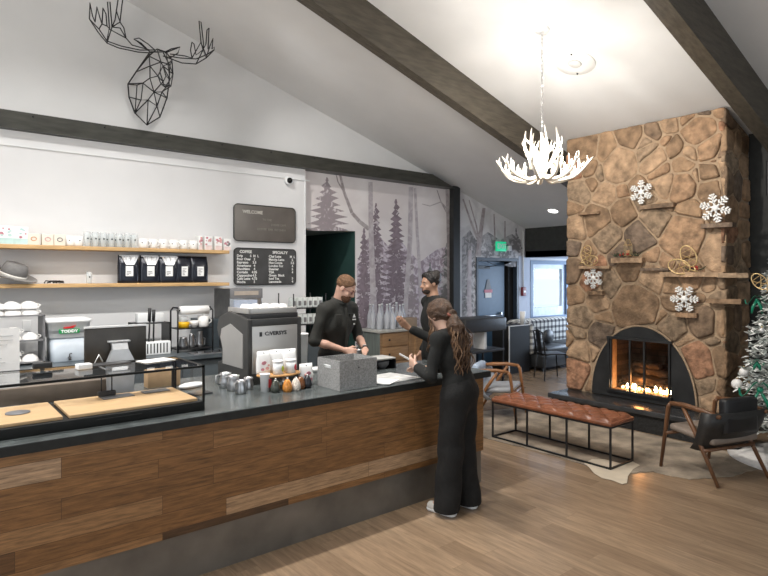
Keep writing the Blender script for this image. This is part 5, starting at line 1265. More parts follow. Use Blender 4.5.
def antler(a, low):
    m_ = MB(); ca, sa = math.cos(a), math.sin(a); L = r_.uniform(.44,.5) if low else r_.uniform(.2,.26)
    P_ = lambda r__, z_, dv=0: Vector((ca*r__-sa*dv, sa*r__+ca*dv, z_))
    if low: pts = [P_(.02,-.12),P_(.15,-.17,.02),P_(.28,-.15,.04),P_(.38,-.08,.04),P_(L,.04,.02)]; rad_ = [.018,.02,.018,.014,.004]
    else: pts = [P_(.03,-.06),P_(.09,.0,.02),P_(.14,.1,.03),P_(.17,.2,.02),P_(L*.7,.34,.0)]; rad_ = [.02,.021,.018,.013,.004]
    # smooth
    def cr(pts, n=4):
        o_ = []; P2 = [pts[0]]+pts+[pts[-1]]
        for i in range(1, len(P2)-2):
            for j in range(n):
                u = j/n; a_, b_, c_, d_ = P2[i-1:i+3]; o_.append(.5*((2*b_)+(-a_+c_)*u+(2*a_-5*b_+4*c_-d_)*u*u+(-a_+3*b_-3*c_+d_)*u**3))
        return o_+[pts[-1]]
    sp = cr(pts); rs = [rad_[min(4,int(i/4))]+(rad_[min(4,int(i/4)+1)]-rad_[min(4,int(i/4))])*((i % 4)/4) for i in range(len(sp))]
    m_.tube(sp, rs, n=7)
    for f_, hh, sd in ((6,.15,.03),(10,.16,-.03),(13,.11,.025)) if low else ((7,.12,.06),(11,.10,-.05)):
        b = sp[f_]; m_.tube([b, b+Vector((ca*.03-sa*sd,sa*.03+ca*sd,hh*.5)), b+Vector((ca*.02-sa*sd*1.3,sa*.02+ca*sd*1.3,hh))], [.013,.010,.003], n=6)
    return m_
for i in range(11): antler(2*PI*i/11+r_.uniform(-.1,.1), True).build('antler', ant, t)
for i in range(7): antler(2*PI*i/7+.3, False).build('antler', ant, t)
blb = emis('candle_bulb', (1,.86,.66), 30)
for i in range(6):
    a = 2*PI*i/6+.25; x, y = .29*math.cos(a), .29*math.sin(a)
    c_ = MB().lathe([(0,-.1),(.016,-.1),(.016,-.02),(0,-.02)], (x,y,0), n=10).build('candle_sleeve', ant, t)
    MB().lathe([(.004,-.02),(.012,-.01),(.013,.01),(.004,.035),(0,.036)], (x,y,0), n=10).build('bulb', blb, c_)
    l = bpy.data.lights.new('candle_light', 'POINT'); l.energy = 17; l.color = (1,.95,.88); l.shadow_soft_size = .02
    o = bpy.data.objects.new('candle_light', l); COL.objects.link(o); o.location = (AX+x*1.0,AY+y,2.99)
    o = bpy.data.objects.new('candle_light', l); COL.objects.link(o); o.location = (-.7+x*1.0,AY+y,3.56); o.data = l.copy(); o.data.energy = 30  # lights of an added, unseen second chandelier that brighten the ceiling
t2_ = dup(t, (-.7,AY,3.5), None, 'added second antler chandelier, unseen above the view, to brighten ceiling and walls')
# ceiling fittings
def on_ceil(px, py):
    q = ray(px, py); tt = (5.79-EYE)/(q.z+.3057*q.x); return Vector((q.x*tt, q.y*tt, EYE+q.z*tt))
P_ = on_ceil(575,63); t = thing('ceiling_speaker', 'round white speaker plate on the sloped ceiling right of the chain', 'speaker', P_+Vector((0,0,-.002)))
MB().lathe([(0,-.01),(.13,-.01),(.21,-.012),(.215,-.004),(.215,0),(0,0)], n=36, M=Mc).build('plate', mat('speaker_plate',(.68,.68,.67),.6,0,0), t)
MB().lathe([(0,-.02),(.06,-.018),(.07,-.01),(0,-.01)], n=24, M=Mc).build('speaker_cone', mat('speaker_mesh',(.55,.55,.54),.6), t)
m_ = MB(); 
for a in (0.4, 3.5): m_.ball(Mc @ Vector((.18*math.cos(a),.18*math.sin(a),-.013)), .012, 0, 5)
m_.build('screw', darkp, t)
P_ = on_ceil(553,211); t = thing('recessed_downlight', 'small lit recessed downlight in the ceiling near the soffit', 'light', P_+Vector((0,0,-.002)))
MB().lathe([(.09,0),(.11,-.004),(.11,0)], n=24, M=Mc).build('trim_ring', whitep, t); MB().lathe([(0,-.003),(.09,-.003),(.09,0),(0,0)], n=24, M=Mc).build('lens', emis('downlight_lens',(1,.97,.92),4), t)
spot('downlight_lamp', (P_.x,P_.y,P_.z-.05), (P_.x,P_.y,0), 60, 100)
# tracks and lamp heads (above the frame)
t = thing('lighting_track', 'black lighting track hung beside the ceiling beam, washing the bar wall', 'track light', (0,5.8,4.93))
MB().box((-1.8,-.02,0),(2.6,.02,.03)).build('track', black, t)
for x in (-1.7,.3): MB().box((x-.005,-.005,.03),(x+.005,.005,ceil_z(x+.005)-4.935)).build('drop_rod', black, t)
for x in WASH: MB().lathe([(.05,-.08),(.055,-.08),(.055,0),(.01,.0),(.01,.02)], (x,0,0), n=16).build('lamp_head', black, t)
t = thing('lighting_track', 'black lighting track hung over the bar', 'track light', (0,4.1,4.98)); 
MB().box((-1.8,-.02,0),(3.25,.02,.03)).build('track', black, t)
for x in (-1.7,.8,2.5): MB().box((x-.005,-.005,.03),(x+.005,.005,ceil_z(x+.005)-4.98)).build('drop_rod', black, t)
for x in TRACK: MB().lathe([(.05,-.1),(.055,-.1),(.055,0),(.01,.0),(.01,.02)], (x,0,-.0), n=16).build('lamp_head', black, t)

# ---------------------------------------------------------------- wire moose head
t = thing('wire_moose_head', 'black wire frame moose head with antlers hanging high on the gable wall', 'wall sculpture', (2.25,7.45,4.1))
org = Vector((2.25,7.45,4.1)); RW = .007
def W(px, py, Y): return onY(px, py, Y) - org
def wires(paths, nm, r_=RW, closed=()):
    m_ = MB()
    for i, p in enumerate(paths): m_.tube([Vector(q) for q in p], r_, n=5, closed=i in closed)
    return m_.build(nm, black, t)
N = {  # neck plate on the wall and the head in front of it: name -> (px, py, Y)
 'n1':(150,52,7.42),'n2':(136,72,7.45),'n3':(128,84,7.46),'n4':(129,97,7.46),'n5':(135,113,7.46),'n6':(147,125,7.44),'n7':(160,117,7.42),'n8':(167,98,7.4),'n9':(169,84,7.38),'n10':(170,66,7.36),'n11':(163,52,7.38),
 'a1':(157,49,7.15),'a2':(166,52,7.1),'a3':(172,60,7.1),'a4':(173,74,7.0),'a5':(171,86,6.95),'a6':(161,84,6.95),'a7':(158,76,7.0),'a8':(150,66,7.1),'a9':(149,56,7.15),'a10':(163,66,6.95),'a11':(166,76,6.8),
 'b1':(143,83,7.3),'b2':(150,78,7.2),'b3':(154,92,7.2),'b4':(148,100,7.3),'b5':(157,106,7.3),'b6':(141,100,7.35),'b7':(162,92,7.15),'b8':(137,85,7.4),
 'm1':(161,62,6.9),'m2':(168,64,6.85),'m3':(170,80,6.7),'m4':(163,82,6.7),'m5':(160,72,6.8),'m6':(165,87,6.72)}
V = {k: W(*v) for k, v in N.items()}
def E(s): return [[V[q] for q in e.split('-')] for e in s.split()]
wires(E('n1-n2-n3-n4-n5-n6-n7-n8-n9-n10-n11-n1'), 'neck_ring', .009)
wires(E('n3-b1-b2-a8-a9-n2 n2-a8 n8-b3-b1 b3-b2-a7-a6-b3 b1-b6-b4-b3 b6-n4 b6-n5 b4-n5 b4-n6 b4-b5-n6 b5-n7 b5-b3-b7-n8 b7-n9 b7-a5-n9 b2-a8 n1-a9 n11-a1 n11-a2 b8-n3 b8-b1 b8-n5 b5-b7 n10-a3 n10-a4'), 'neck_wires')
wires(E('a1-a2-a3-a4-a5-a6-a7-a8-a9-a1 a1-m1-m2-a2 m1-a10-m2-a3 a8-m1-m5-a7 m5-a10-m3-a4 m3-m6-m4-m5 m4-a6 m6-a5 m4-a11-m3 a11-a10 a10-a4 m2-m3 a9-m1 a7-m4 m6-a6'), 'head_wires')
def path(pts): return [W(*p) for p in pts]
wires([path([(150,52,7.1),(141,43,7.05),(134,39,7.02),(139,38,7.0),(148,44,7.0),(155,50,7.05)]), path([(150,52,7.1),(137,41,7.04),(134,39,7.02)])], 'ear'); wires([path([(165,52,7.0),(171,49,6.95),(180,47,6.9),(178,53,6.9),(170,58,6.95),(163,56,7)]), path([(165,53,7),(180,47,6.9)])], 'ear')
YL = 6.95
wires([path([(154,50,7.05),(140,50,7.0),(121,46,YL),(107,41,YL),(99,29,YL),(89.5,19,YL),(90,3,YL),(92.5,16,YL),(95,22,YL),(97,7,YL),(100,18,YL),(102,24,YL),(103,8,YL),(106,14,YL),(107,26,YL),(109.5,29,YL),(107.5,2,YL),(110,2,YL),(112,27,YL),(115,20,YL-.05),(118,0,YL-.1),(122,-8,YL-.15)]),
       path([(152,53,7.0),(138,52,6.9),(119,48,6.85),(107,43,6.85),(98,32,6.85),(89.5,19,YL)]),
       path([(150,50,7.1),(132,45,7.0),(126,38,6.95),(120,28,6.9),(112,27,YL)]), path([(120,22,YL-.08),(124,28,YL-.05),(126,38,6.95)]), path([(120,22,YL-.08),(122,5,YL-.1),(124,-8,YL-.15)]), path([(116,10,YL-.1),(120,22,YL-.08),(112,27,YL)]), path([(107,41,YL),(109,29,YL),(126,38,YL)]), path([(99,29,YL),(102,24,YL),(107,26,YL)]), path([(107,43,6.85),(112,27,YL)])], 'antler')
wires([path([(168,56,6.9),(180,58,6.85),(196,59,6.8),(206,55,6.8),(214,50,6.8),(214.5,47,6.8),(212,49,6.8),(213,38,6.8),(210,46,6.8),(208,49,6.8),(209,28,6.8),(207,30,6.8),(206,44,6.8),(204,48,6.8),(201,22,6.8),(199,21,6.8),(201,42,6.8),(203,50,6.8),(196,55,6.8),(194,44,6.8),(192,42,6.8),(190.5,50,6.8),(192,58,6.8)]),
       path([(166,57,6.95),(182,63,6.8),(196,64,6.75),(206,58,6.75),(214,50,6.8)]), path([(170,54,6.9),(185,56,6.85),(192,58,6.8),(201,42,6.8),(206,55,6.8)]), path([(196,64,6.75),(203,50,6.8),(206,58,6.75),(210,46,6.8)])], 'antler')
# ================================================================ PEOPLE: one smooth surface each, grown from a blended distance field
def V3(*a): return np.array(a, dtype=np.float64)
class SDF:
    """prims: ('c', a, b, ra, rb, k) tapered capsule; ('e', c, r, M, k) ellipsoid; ('s', c, r, k) subtract ellipsoid"""
    def __init__(s): s.p = []
    def cap(s, a, b, ra, rb, k=.03): s.p.append(('c', np.array(a, float), np.array(b, float), ra, rb, k)); return s
    def ell(s, c, r, M=None, k=.03): s.p.append(('e', np.array(c, float), np.array(r, float), M, k)); return s
    def sub(s, c, r, M=None, k=.01): s.p.append(('s', np.array(c, float), np.array(r, float), M, k)); return s
    def cut(s, pt, n): s.p.append(('x', np.array(pt, float), np.array(n, float)/np.linalg.norm(n))); return s
    def mesh(s, name, m, parent, res=.01, off=0, wrinkle=0, wfreq=14, seed=0):
        lo = np.full(3, 1e9); hi = -lo
        for q in s.p:
            if q[0] == 'c':
                for e, r in ((q[1], q[3]), (q[2], q[4])): lo = np.minimum(lo, e-r-off); hi = np.maximum(hi, e+r+off)
            elif q[0] == 'e': r = q[2].max()+off; lo = np.minimum(lo, q[1]-r); hi = np.maximum(hi, q[1]+r)
        lo -= 3*res; hi += 3*res; n = np.ceil((hi-lo)/res).astype(int)+1
        ax = [lo[i]+res*np.arange(n[i]) for i in range(3)]; D = np.full(n, .5, dtype=np.float32)
        def region(c0, c1):
            a = np.clip(((c0-lo)/res).astype(int)-1, 0, n-1); b = np.clip(((c1-lo)/res).astype(int)+2, 1, n)
            sl = tuple(slice(a[i], b[i]) for i in range(3)); g = np.meshgrid(*[ax[i][sl[i]] for i in range(3)], indexing='ij', sparse=True); return sl, g
        for q in s.p:
            mg = .06+off
            if q[0] == 'c':
                _, a, b, ra, rb, k = q; r = max(ra, rb)+mg+k; sl, g = region(np.minimum(a,b)-r, np.maximum(a,b)+r)
                ab = b-a; L2 = ab@ab+1e-12; t = np.clip(((g[0]-a[0])*ab[0]+(g[1]-a[1])*ab[1]+(g[2]-a[2])*ab[2])/L2, 0, 1)
                d = np.sqrt((g[0]-a[0]-t*ab[0])**2+(g[1]-a[1]-t*ab[1])**2+(g[2]-a[2]-t*ab[2])**2)-(ra+(rb-ra)*t)
            elif q[0] in 'es':
                _, c0, r, M, k = q; R_ = r.max()+mg+k; sl, g = region(c0-R_, c0+R_)
                p = [g[i]-c0[i] for i in range(3)]
                if M is not None: p = [M[0][j]*p[0]+M[1][j]*p[1]+M[2][j]*p[2] for j in range(3)]
                k0 = np.sqrt((p[0]/r[0])**2+(p[1]/r[1])**2+(p[2]/r[2])**2); k1 = np.sqrt((p[0]/r[0]**2)**2+(p[1]/r[1]**2)**2+(p[2]/r[2]**2)**2)+1e-9
                d = k0*(k0-1)/k1
            else:
                sl, g = region(lo, hi); d = (g[0]-q[1][0])*q[2][0]+(g[1]-q[1][1])*q[2][1]+(g[2]-q[1][2])*q[2][2]
                D[sl] = np.maximum(D[sl], d+off); continue
            A = D[sl]
            if q[0] == 's':
                h = np.clip(.5-.5*(A+d)/k, 0, 1); D[sl] = A*(1-h)+(-d)*h+k*h*(1-h)
            else:
                h = np.clip(.5+.5*(A-d)/k, 0, 1); D[sl] = A*(1-h)+d*h-k*h*(1-h)
        D = D-off
        if wrinkle:
            X_, Y_, Z_ = np.meshgrid(*ax, indexing='ij', sparse=True); f = wfreq
            D = D+wrinkle*(np.sin(f*Z_*2.1+3*np.sin(f*X_*.9+seed)+2*np.sin(f*Y_*.8))*.6+np.sin(f*(X_*1.7+Z_*1.1)+2*np.sin(f*Y_*.7+seed))*.4).astype(np.float32)
        # surface nets
        S = D < 0; c = np.zeros(np.array(n)-1, dtype=np.int8)
        for i in (0,1):
            for j in (0,1):
                for k in (0,1): c += S[i:n[0]-1+i, j:n[1]-1+j, k:n[2]-1+k]
        act = (c > 0) & (c < 8); idx = -np.ones(act.shape, dtype=np.int64); I = np.argwhere(act); idx[act] = np.arange(len(I))
        acc = np.zeros((len(I),3)); cnt = np.zeros(len(I)); cor = [(i,j,k) for i in (0,1) for j in (0,1) for k in (0,1)]
        val = {o: D[I[:,0]+o[0], I[:,1]+o[1], I[:,2]+o[2]].astype(float) for o in cor}
        for a in cor:
            for d_ in range(3):
                if a[d_] == 0:
                    b = list(a); b[d_] = 1; b = tuple(b); va, vb = val[a], val[b]; m_ = (va < 0) != (vb < 0)
                    t = np.where(m_, va/np.where(m_, va-vb, 1), 0); P_ = np.zeros((len(I),3)); P_[:] = a; P_[:,d_] += t
                    acc[m_] += P_[m_]; cnt[m_] += 1
        vs = lo+res*(I+acc/np.maximum(cnt,1)[:,None]); fs = []
        for d_ in range(3):
            u, v = (d_+1) % 3, (d_+2) % 3; sa = [slice(0,None)]*3; sb = [slice(0,None)]*3; sa[d_] = slice(0,-1); sb[d_] = slice(1,None)
            A, B = S[tuple(sa)], S[tuple(sb)]; E_ = np.argwhere(A != B); E_ = E_[(E_[:,u] > 0) & (E_[:,v] > 0) & (E_[:,u] < n[u]-1) & (E_[:,v] < n[v]-1)]
            fl = A[E_[:,0],E_[:,1],E_[:,2]]; q = []
            for (du, dv) in ((0,0),(-1,0),(-1,-1),(0,-1)):
                e = E_.copy(); e[:,u] += du; e[:,v] += dv; q.append(idx[e[:,0],e[:,1],e[:,2]])
            q = np.stack(q, 1); q[~fl] = q[~fl][:,::-1]; fs.append(q)
        fs = np.concatenate(fs); me = bpy.data.meshes.new(name)
        me.vertices.add(len(vs)); me.vertices.foreach_set('co', vs.ravel()); me.loops.add(len(fs)*4); me.loops.foreach_set('vertex_index', fs.ravel())
        me.polygons.add(len(fs)); me.polygons.foreach_set('loop_start', np.arange(0,len(fs)*4,4)); me.polygons.foreach_set('use_smooth', np.ones(len(fs), bool)); me.update(calc_edges=True); me.validate()
        me.materials.append(m); o = bpy.data.objects.new(name, me); COL.objects.link(o); o.parent = parent
        return o
def rotm(yaw, pitch, roll=0):
    return np.array((Matrix.Rotation(yaw, 3, 'Z') @ Matrix.Rotation(pitch, 3, 'X') @ Matrix.Rotation(roll, 3, 'Y')))
def add_head(s, c, M, sc_=1, male=True):
    c = np.array(c, float); h = lambda x, y, z: c+M@(np.array((x,y,z))*sc_); f = sc_
    s.ell(h(0,-.012,.03), np.array((.076,.097,.088))*f, M, .02); s.ell(h(0,.03,-.045), np.array((.056,.062,.066))*f, M, .03)
    s.ell(h(0,.062,-.085), np.array((.03 if male else .024,.026,.022))*f, M, .025)
    s.cap(h(-.032,.078,.024), h(.032,.078,.024), .012*f, .012*f, .015); s.cap(h(0,.084,.016), h(0,.108,-.024), .008*f, .0135*f, .012); s.ell(h(0,.094,-.028), np.array((.018,.013,.009))*f, M, .008)
    for x in (-1,1):
        s.sub(h(x*.032,.092,.006), np.array((.018,.015,.012))*f, M, .012); s.ell(h(x*.031,.076,.006), np.array((.014,.012,.011))*f, M, .004)
        s.ell(h(x*.045,.06,-.03), np.array((.02,.018,.016))*f, M, .02); s.ell(h(x*.077,-.008,-.002), np.array((.009,.02,.032))*f, M, .006); s.sub(h(x*.086,-.004,.0), np.array((.005,.010,.018))*f, M, .004)
    s.cap(h(-.02,.083,-.053), h(.02,.083,-.053), .0085*f, .0085*f, .006); s.cap(h(-.017,.081,-.065), h(.017,.081,-.065), .009*f, .009*f, .006)
    return h
def add_hand(s, w, d, nrm, side, curl=.5, f=1.0):
    """w wrist, d pointing direction, nrm palm normal (palm side), side +1/-1 thumb side"""
    w, d, nrm = np.array(w, float), np.array(d, float), np.array(nrm, float); d /= np.linalg.norm(d); nrm -= d*(nrm@d); nrm /= np.linalg.norm(nrm); sx_ = np.cross(d, nrm)*side
    for k in range(4): o_ = (k-1.5)*.019*f; s.cap(w+sx_*o_*.6, w+d*.085*f+sx_*o_, .0145*f, .0125*f, .012)
    for k, L in enumerate((.062,.074,.079,.072)[::-1] if False else (.072,.079,.074,.060)):
        o_ = (1.5-k)*.0205*f; b = w+d*.085*f+sx_*o_; a1 = curl*.5; a2 = curl*1.25; p1 = b+(d*math.cos(a1)+nrm*math.sin(a1))*L*.5*f; p2 = p1+(d*math.cos(a2)+nrm*math.sin(a2))*L*.3*f; p3 = p2+(d*math.cos(a2*1.4)+nrm*math.sin(a2*1.4))*L*.25*f
        s.cap(b, p1, .0098*f, .009*f, .003); s.cap(p1, p2, .009*f, .0082*f, .002); s.cap(p2, p3, .0082*f, .007*f, .002)
    b = w+d*.02*f+sx_*.022*f; p1 = b+(d*.65+sx_*.6+nrm*.35)*.045*f; p2 = p1+(d*.85+sx_*.2+nrm*.4)*.032*f
    s.cap(b, p1, .0135*f, .0115*f, .01); s.cap(p1, p2, .011*f, .009*f, .003)
def person(label, loc, heading, J, skin, shirt, trousers, headM, headc, scale_h=1.0, male=True, sleeve=1.0, shirt_m=None, res=.0085, pant=None, hands=None, hip=.16, chest=.17, wr=.004, shoe_m=None, untuck=.95, thin=1.0):
    t = thing('person', label, 'person', loc, math.atan2(heading[1], heading[0])-PI/2)
    pel, che, nek = [np.array(J[k], float) for k in ('pelvis','chest','neck')]; up = (che-pel)/np.linalg.norm(che-pel)
    def torso(s, grow=0):
        s.ell(pel+up*.02, (hip+grow,.115*thin+grow,.13), None, .05); s.cap(pel+up*.02, che-up*.05, .105*thin+grow, .115*thin+grow, .05); s.ell(che-up*.04, (chest+grow,.115*thin+grow,.17), None, .06)
        for sd in ('L','R'): s.cap(che+up*.08+(np.array(J['sh'+sd])-che-up*.08)*.3, J['sh'+sd], .062*thin+grow, .052*thin+grow, .05)
        s.cap(che+up*.1, nek, .075 if not grow else .07, .058, .04)
        return s
    body = SDF(); torso(body)
    h = None
    body.cap(nek-(0,0,.02), np.array(headc)+headM@np.array((0,-.03,-.04)), .057, .053, .03)
    h = add_head(body, headc, headM, .98 if male else .93, male)
    for sd in ('L','R'):
        S_, E_, W_ = [np.array(J[k+sd], float) for k in ('sh','el','wr')]
        body.cap(S_, E_, .047, .036, .03); body.cap(E_, E_+(W_-E_)*.35, .038, .038, .02); body.cap(E_+(W_-E_)*.35, W_, .038, .024, .02)
        if hands and sd in hands: add_hand(body, W_, *hands[sd])
        H_, K_, A_ = [np.array(J[k+sd], float) for k in ('hi','kn','an')]
        body.cap(H_, K_, .085, .055, .04); body.cap(K_, A_, .055, .038, .03); body.cap(A_, A_+np.array((0,.13,-.045)), .035, .028, .03)
    body.mesh('body', skin, t, res)
    s = SDF(); torso(s, .008)
    s.p = s.p[:-1]; s.cap(che+up*.1, nek-(0,0,.035), .08, .068, .03)
    for sd in ('L','R'): s.cap(nek-np.array((0,.01,.045)), J['sh'+sd], .05, .048, .035)
    for sd in ('L','R'):
        S_, E_, W_ = [np.array(J[k+sd], float) for k in ('sh','el','wr')]
        s.cap(S_, E_, .056*thin, .047*thin, .03); s.cap(E_, E_+(W_-E_)*(sleeve-1), .048*thin, .036, .02)
    s.cut(pel-up*(.09 if untuck < 1 else .14), -up)
    s.mesh('shirt', shirt, t, res, .006, wr, 16, loc[0])
    s = SDF(); s.ell(pel+up*.0, (hip+.012,.125,.14), None, .05)
    pw = pant or (.098, .07, .06)
    for sd in ('L','R'):
        H_, K_, A_ = [np.array(J[k+sd], float) for k in ('hi','kn','an')]
        s.cap(H_, K_, pw[0], pw[1], .05); s.cap(K_, A_-(0,0,.03), pw[1], pw[2], .03)
    s.cut(pel+up*.10, up); s.cut((0,0,.035), (0,0,-1)); s.mesh('trousers', trousers, t, res, .004, wr*1.2, 11, loc[1])
    for sd in ('L','R'):
        A_ = np.array(J['an'+sd], float); f_ = SDF(); f_.cap(A_*(1,1,0)+(0,-.035,.045), A_*(1,1,0)+(0,.14,.035), .042, .036, .03); f_.cap(A_*(1,1,0)+(0,-.02,.07), A_*(1,1,0)+(0,.03,.06), .04, .04, .03); f_.cut((0,0,.012), (0,0,-1))
        sh = f_.mesh('shoe', shoe_m or black, t, .008); 
        g_ = SDF(); g_.cap(A_*(1,1,0)+(0,-.035,.03), A_*(1,1,0)+(0,.14,.03), .046, .041, .03); g_.cut((0,0,.024), (0,0,1)); g_.cut((0,0,.001), (0,0,-1)); g_.mesh('sole', paper if shoe_m else greyp, sh, .006)
    return t, h, up
def face_bits(t, h, M, beard=None, brow=None, lip=None, sc_=1):
    wm = mat('eye_white', (.35,.32,.30), .2, 0, 0); bm_ = mat('iris_brown', (.05,.025,.012), .2, 0, 0)
    for x in (-1, 1):
        e = MB().ball(tuple(h(x*.031,.0765,.006)), .0112*sc_, 0, 8).build('eye', wm, t); MB().ball(tuple(h(x*.031,.0845,.004)), .0058*sc_, 0, 6).build('iris', bm_, e)
        if brow: MB().tube([tuple(h(x*.014,.091,.026)), tuple(h(x*.032,.089,.031)), tuple(h(x*.048,.078,.026))], [.004,.0045,.002], n=6).build('eyebrow', brow, t)
    if lip: MB().tube([tuple(h(-.02,.087,-.058)), tuple(h(0,.095,-.057)), tuple(h(.02,.087,-.058))], [.003,.0065,.003], n=6).build('lips', lip, t)
skinA = mat('skin_fair', (.50,.30,.225), .5, 0, .06, 25); skinB = mat('skin_tan', (.36,.205,.135), .5, 0, .06, 25); skinC = mat('skin_light', (.52,.33,.25), .5, 0, .05, 25)
olive = mat('black_work_shirt', (.020,.020,.017), .8, 0, .2, 25, .2, bscale=160); blk = mat('black_cotton', (.009,.0095,.009), .9, 0, .25, 25, .2, bscale=160); trs = mat('black_crepe', (.006,.006,.006), .85, 0, .3, 20, .3, bscale=120)
# --- bartender: behind the counter, looking down at his hands
M1 = rotm(.40, -.58); hc = (.0,.135,1.655)
J = dict(pelvis=(0,-.02,.98), chest=(0,.02,1.36), neck=(0,.06,1.56), shL=(-.19,.03,1.455), shR=(.19,.03,1.455), elL=(-.27,.06,1.17), elR=(.275,-.01,1.16), wrL=(-.14,.27,1.06), wrR=(.07,.20,1.07),
         hiL=(-.09,-.02,.93), hiR=(.09,-.02,.93), knL=(-.1,.01,.5), knR=(.1,.01,.5), anL=(-.11,0,.09), anR=(.11,0,.09))
t1, h1, up = person('bearded person with glasses in a black work shirt behind the counter, looking down', (3.20,4.71,.02), (.22,-.975), J, skinA, olive, blk, M1, hc, sleeve=1.12, hands={'L':((.9,.35,-.25),(.3,-.2,-1),-1,.7),'R':((-.3,1,-.2),(-1,0,-.3),1,.8)}, hip=.165, chest=.195, wr=.005)
hb = mat('hair_light_brown', (.13,.065,.03), .7, 0, .3, 60, .5, bscale=120); bd = mat('beard_brown', (.10,.045,.022), .8, 0, .35, 90, .6, bscale=200)
s = SDF(); s.ell(h1(0,-.022,.045), (.083,.098,.084), M1, .01); s.cut(h1(0,.05,.055), M1@np.array((0,.72,-.69))); s.cut(h1(0,0,-.045), M1@np.array((0,.45,-1))); s.mesh('hair', hb, t1, .006, 0, .002, 60)
s = SDF(); s.ell(h1(0,.042,-.068), (.056,.058,.05), M1, .02); s.ell(h1(0,.066,-.09), (.034,.03,.03), M1, .02); s.cap(h1(-.026,.082,-.046), h1(.026,.082,-.046), .009, .009, .01); s.sub(h1(0,.10,-.058), (.017,.014,.005), M1, .004); s.cut(h1(0,.03,-.038), M1@np.array((0,-.8,1))); s.mesh('beard', bd, t1, .005, 0, .0012, 90)
face_bits(t1, h1, M1, brow=hb, lip=mat('lip', (.4,.17,.14), .5))
m_ = MB()
for x in (-1,1):
    m_.tube([tuple(h1(x*.033+.021*math.cos(q*PI/6), .094-.004*abs(math.cos(q*PI/6)), .005+.017*math.sin(q*PI/6))) for q in range(12)], .0022, n=5, closed=True); m_.tube([tuple(h1(x*.054,.088,.01)), tuple(h1(x*.08,.0,.006))], .002, n=5)
m_.tube([tuple(h1(-.012,.097,.008)), tuple(h1(.012,.097,.008))], .002, n=5); m_.build('glasses', mat('red_brown_frame',(.12,.02,.02),.3), t1)
# collar, placket, pockets, logo
m_ = MB(); m_.tube([(.07*math.cos(a), .055+.066*math.sin(a), 1.535-.03*math.sin(a)) for a in [PI*2*i/20 for i in range(20)]], .017, n=6, closed=True); m_.build('collar', olive, t1)
MB().rbox((-.14,.128,1.30),(-.05,.150,1.41),.004).build('pocket', olive, t1); MB().rbox((.06,.128,1.30),(.15,.150,1.41),.004).build('pocket', olive, t1)
MB().rbox((-.012,.125,.98),(.012,.157,1.47),.003).build('placket', olive, t1)
m_ = MB().prism([(-.125,1.37),(-.085,1.37),(-.105,1.405)], .150, .154, 'y').box((-.13,.150,1.345),(-.08,.154,1.357)).box((-.115,.150,1.30),(-.095,.154,1.315)); m_.build('chest_logo', paper, t1)
wl_ = np.array(J['wrL']); e_ = np.array(J['elL']); dd_ = (wl_-e_)/np.linalg.norm(wl_-e_); wp_ = wl_-dd_*.03
Mw = Vector(dd_).to_track_quat('Z','Y').to_matrix(); MB().lathe([(.026,-.009),(.031,-.009),(.031,.009),(.026,.009)], tuple(wp_), n=18, M=Mw).build('watch_strap', black, t1); MB().lathe([(0,-.004),(.017,-.004),(.017,.005),(0,.006)], tuple(wp_+np.array((-.005,-.01,.03))), n=16).build('watch_face', steel, t1)
tw = Matrix.Rotation(math.atan2(-.975,.22)-PI/2, 3, 'Z') @ Vector((-.0,.30,0)) + Vector((3.20,4.71,.02))
t = thing('held_pitcher', 'steel pitcher in the hands of the bartender', 'pitcher', (tw.x, tw.y, 1.0)); MB().lathe([(0,0),(.038,0),(.04,.05),(.032,.09),(.036,.1),(.03,.1),(.034,.05),(0,.01)], n=18).build('pitcher_body', steel, t)
# --- second person: turned to the bartender, one hand out over the counter end
M2 = rotm(.12, -.08); hc = (0,.05,1.69)
J = dict(pelvis=(0,0,.96), chest=(0,0,1.38), neck=(0,.015,1.56), shL=(-.195,0,1.49), shR=(.195,0,1.49), elL=(-.26,.12,1.13), elR=(.23,-.06,1.17), wrL=(-.20,.36,1.25), wrR=(.2,.08,.93),
         hiL=(-.09,0,.91), hiR=(.09,0,.91), knL=(-.1,.02,.49), knR=(.1,.02,.49), anL=(-.11,0,.09), anR=(.11,0,.09))
t2, h2, up = person('dark haired bearded person in black facing left with one open hand', (4.30,4.46,.02), (-.86,.36), J, skinB, blk, blk, M2, hc, sleeve=1.8, hands={'L':((-.1,.75,.65),(.6,-.3,.5),1,.3),'R':((0,.3,-1),(-1,0,0),1,.5)}, wr=.005)
hd = mat('hair_black', (.012,.009,.008), .4, 0, .3, 60, .5, bscale=120)
s = SDF(); s.ell(h2(0,-.02,.048), (.087,.105,.088), M2, .01); s.ell(h2(0,-.085,.10), (.05,.05,.045), M2, .03); s.ell(h2(0,.045,.10), (.055,.04,.028), M2, .02); s.cut(h2(0,.058,.06), M2@np.array((0,.85,-.52))); s.cut(h2(0,0,-.06), M2@np.array((0,.6,-1))); s.mesh('hair', hd, t2, .006, 0, .002, 60)
s = SDF(); s.ell(h2(0,.042,-.068), (.054,.056,.046), M2, .02); s.cap(h2(-.024,.082,-.044), h2(.024,.082,-.044), .007, .007, .01); s.sub(h2(0,.10,-.058), (.019,.016,.006), M2, .004); s.cut(h2(0,.03,-.042), M2@np.array((0,-.8,1))); s.mesh('beard', mat('beard_black',(.03,.018,.013),.8,0,.4,90,.5,bscale=200), t2, .005, -.002, .001, 90)
face_bits(t2, h2, M2, brow=hd, lip=mat('lip_dark', (.26,.11,.09), .5))
MB().tube([tuple(h2(.093*math.cos(a), -.0, .045+.096*math.sin(a))) for a in [PI*i/16 for i in range(17)]], .004, n=6).build('hair_band', black, t2)
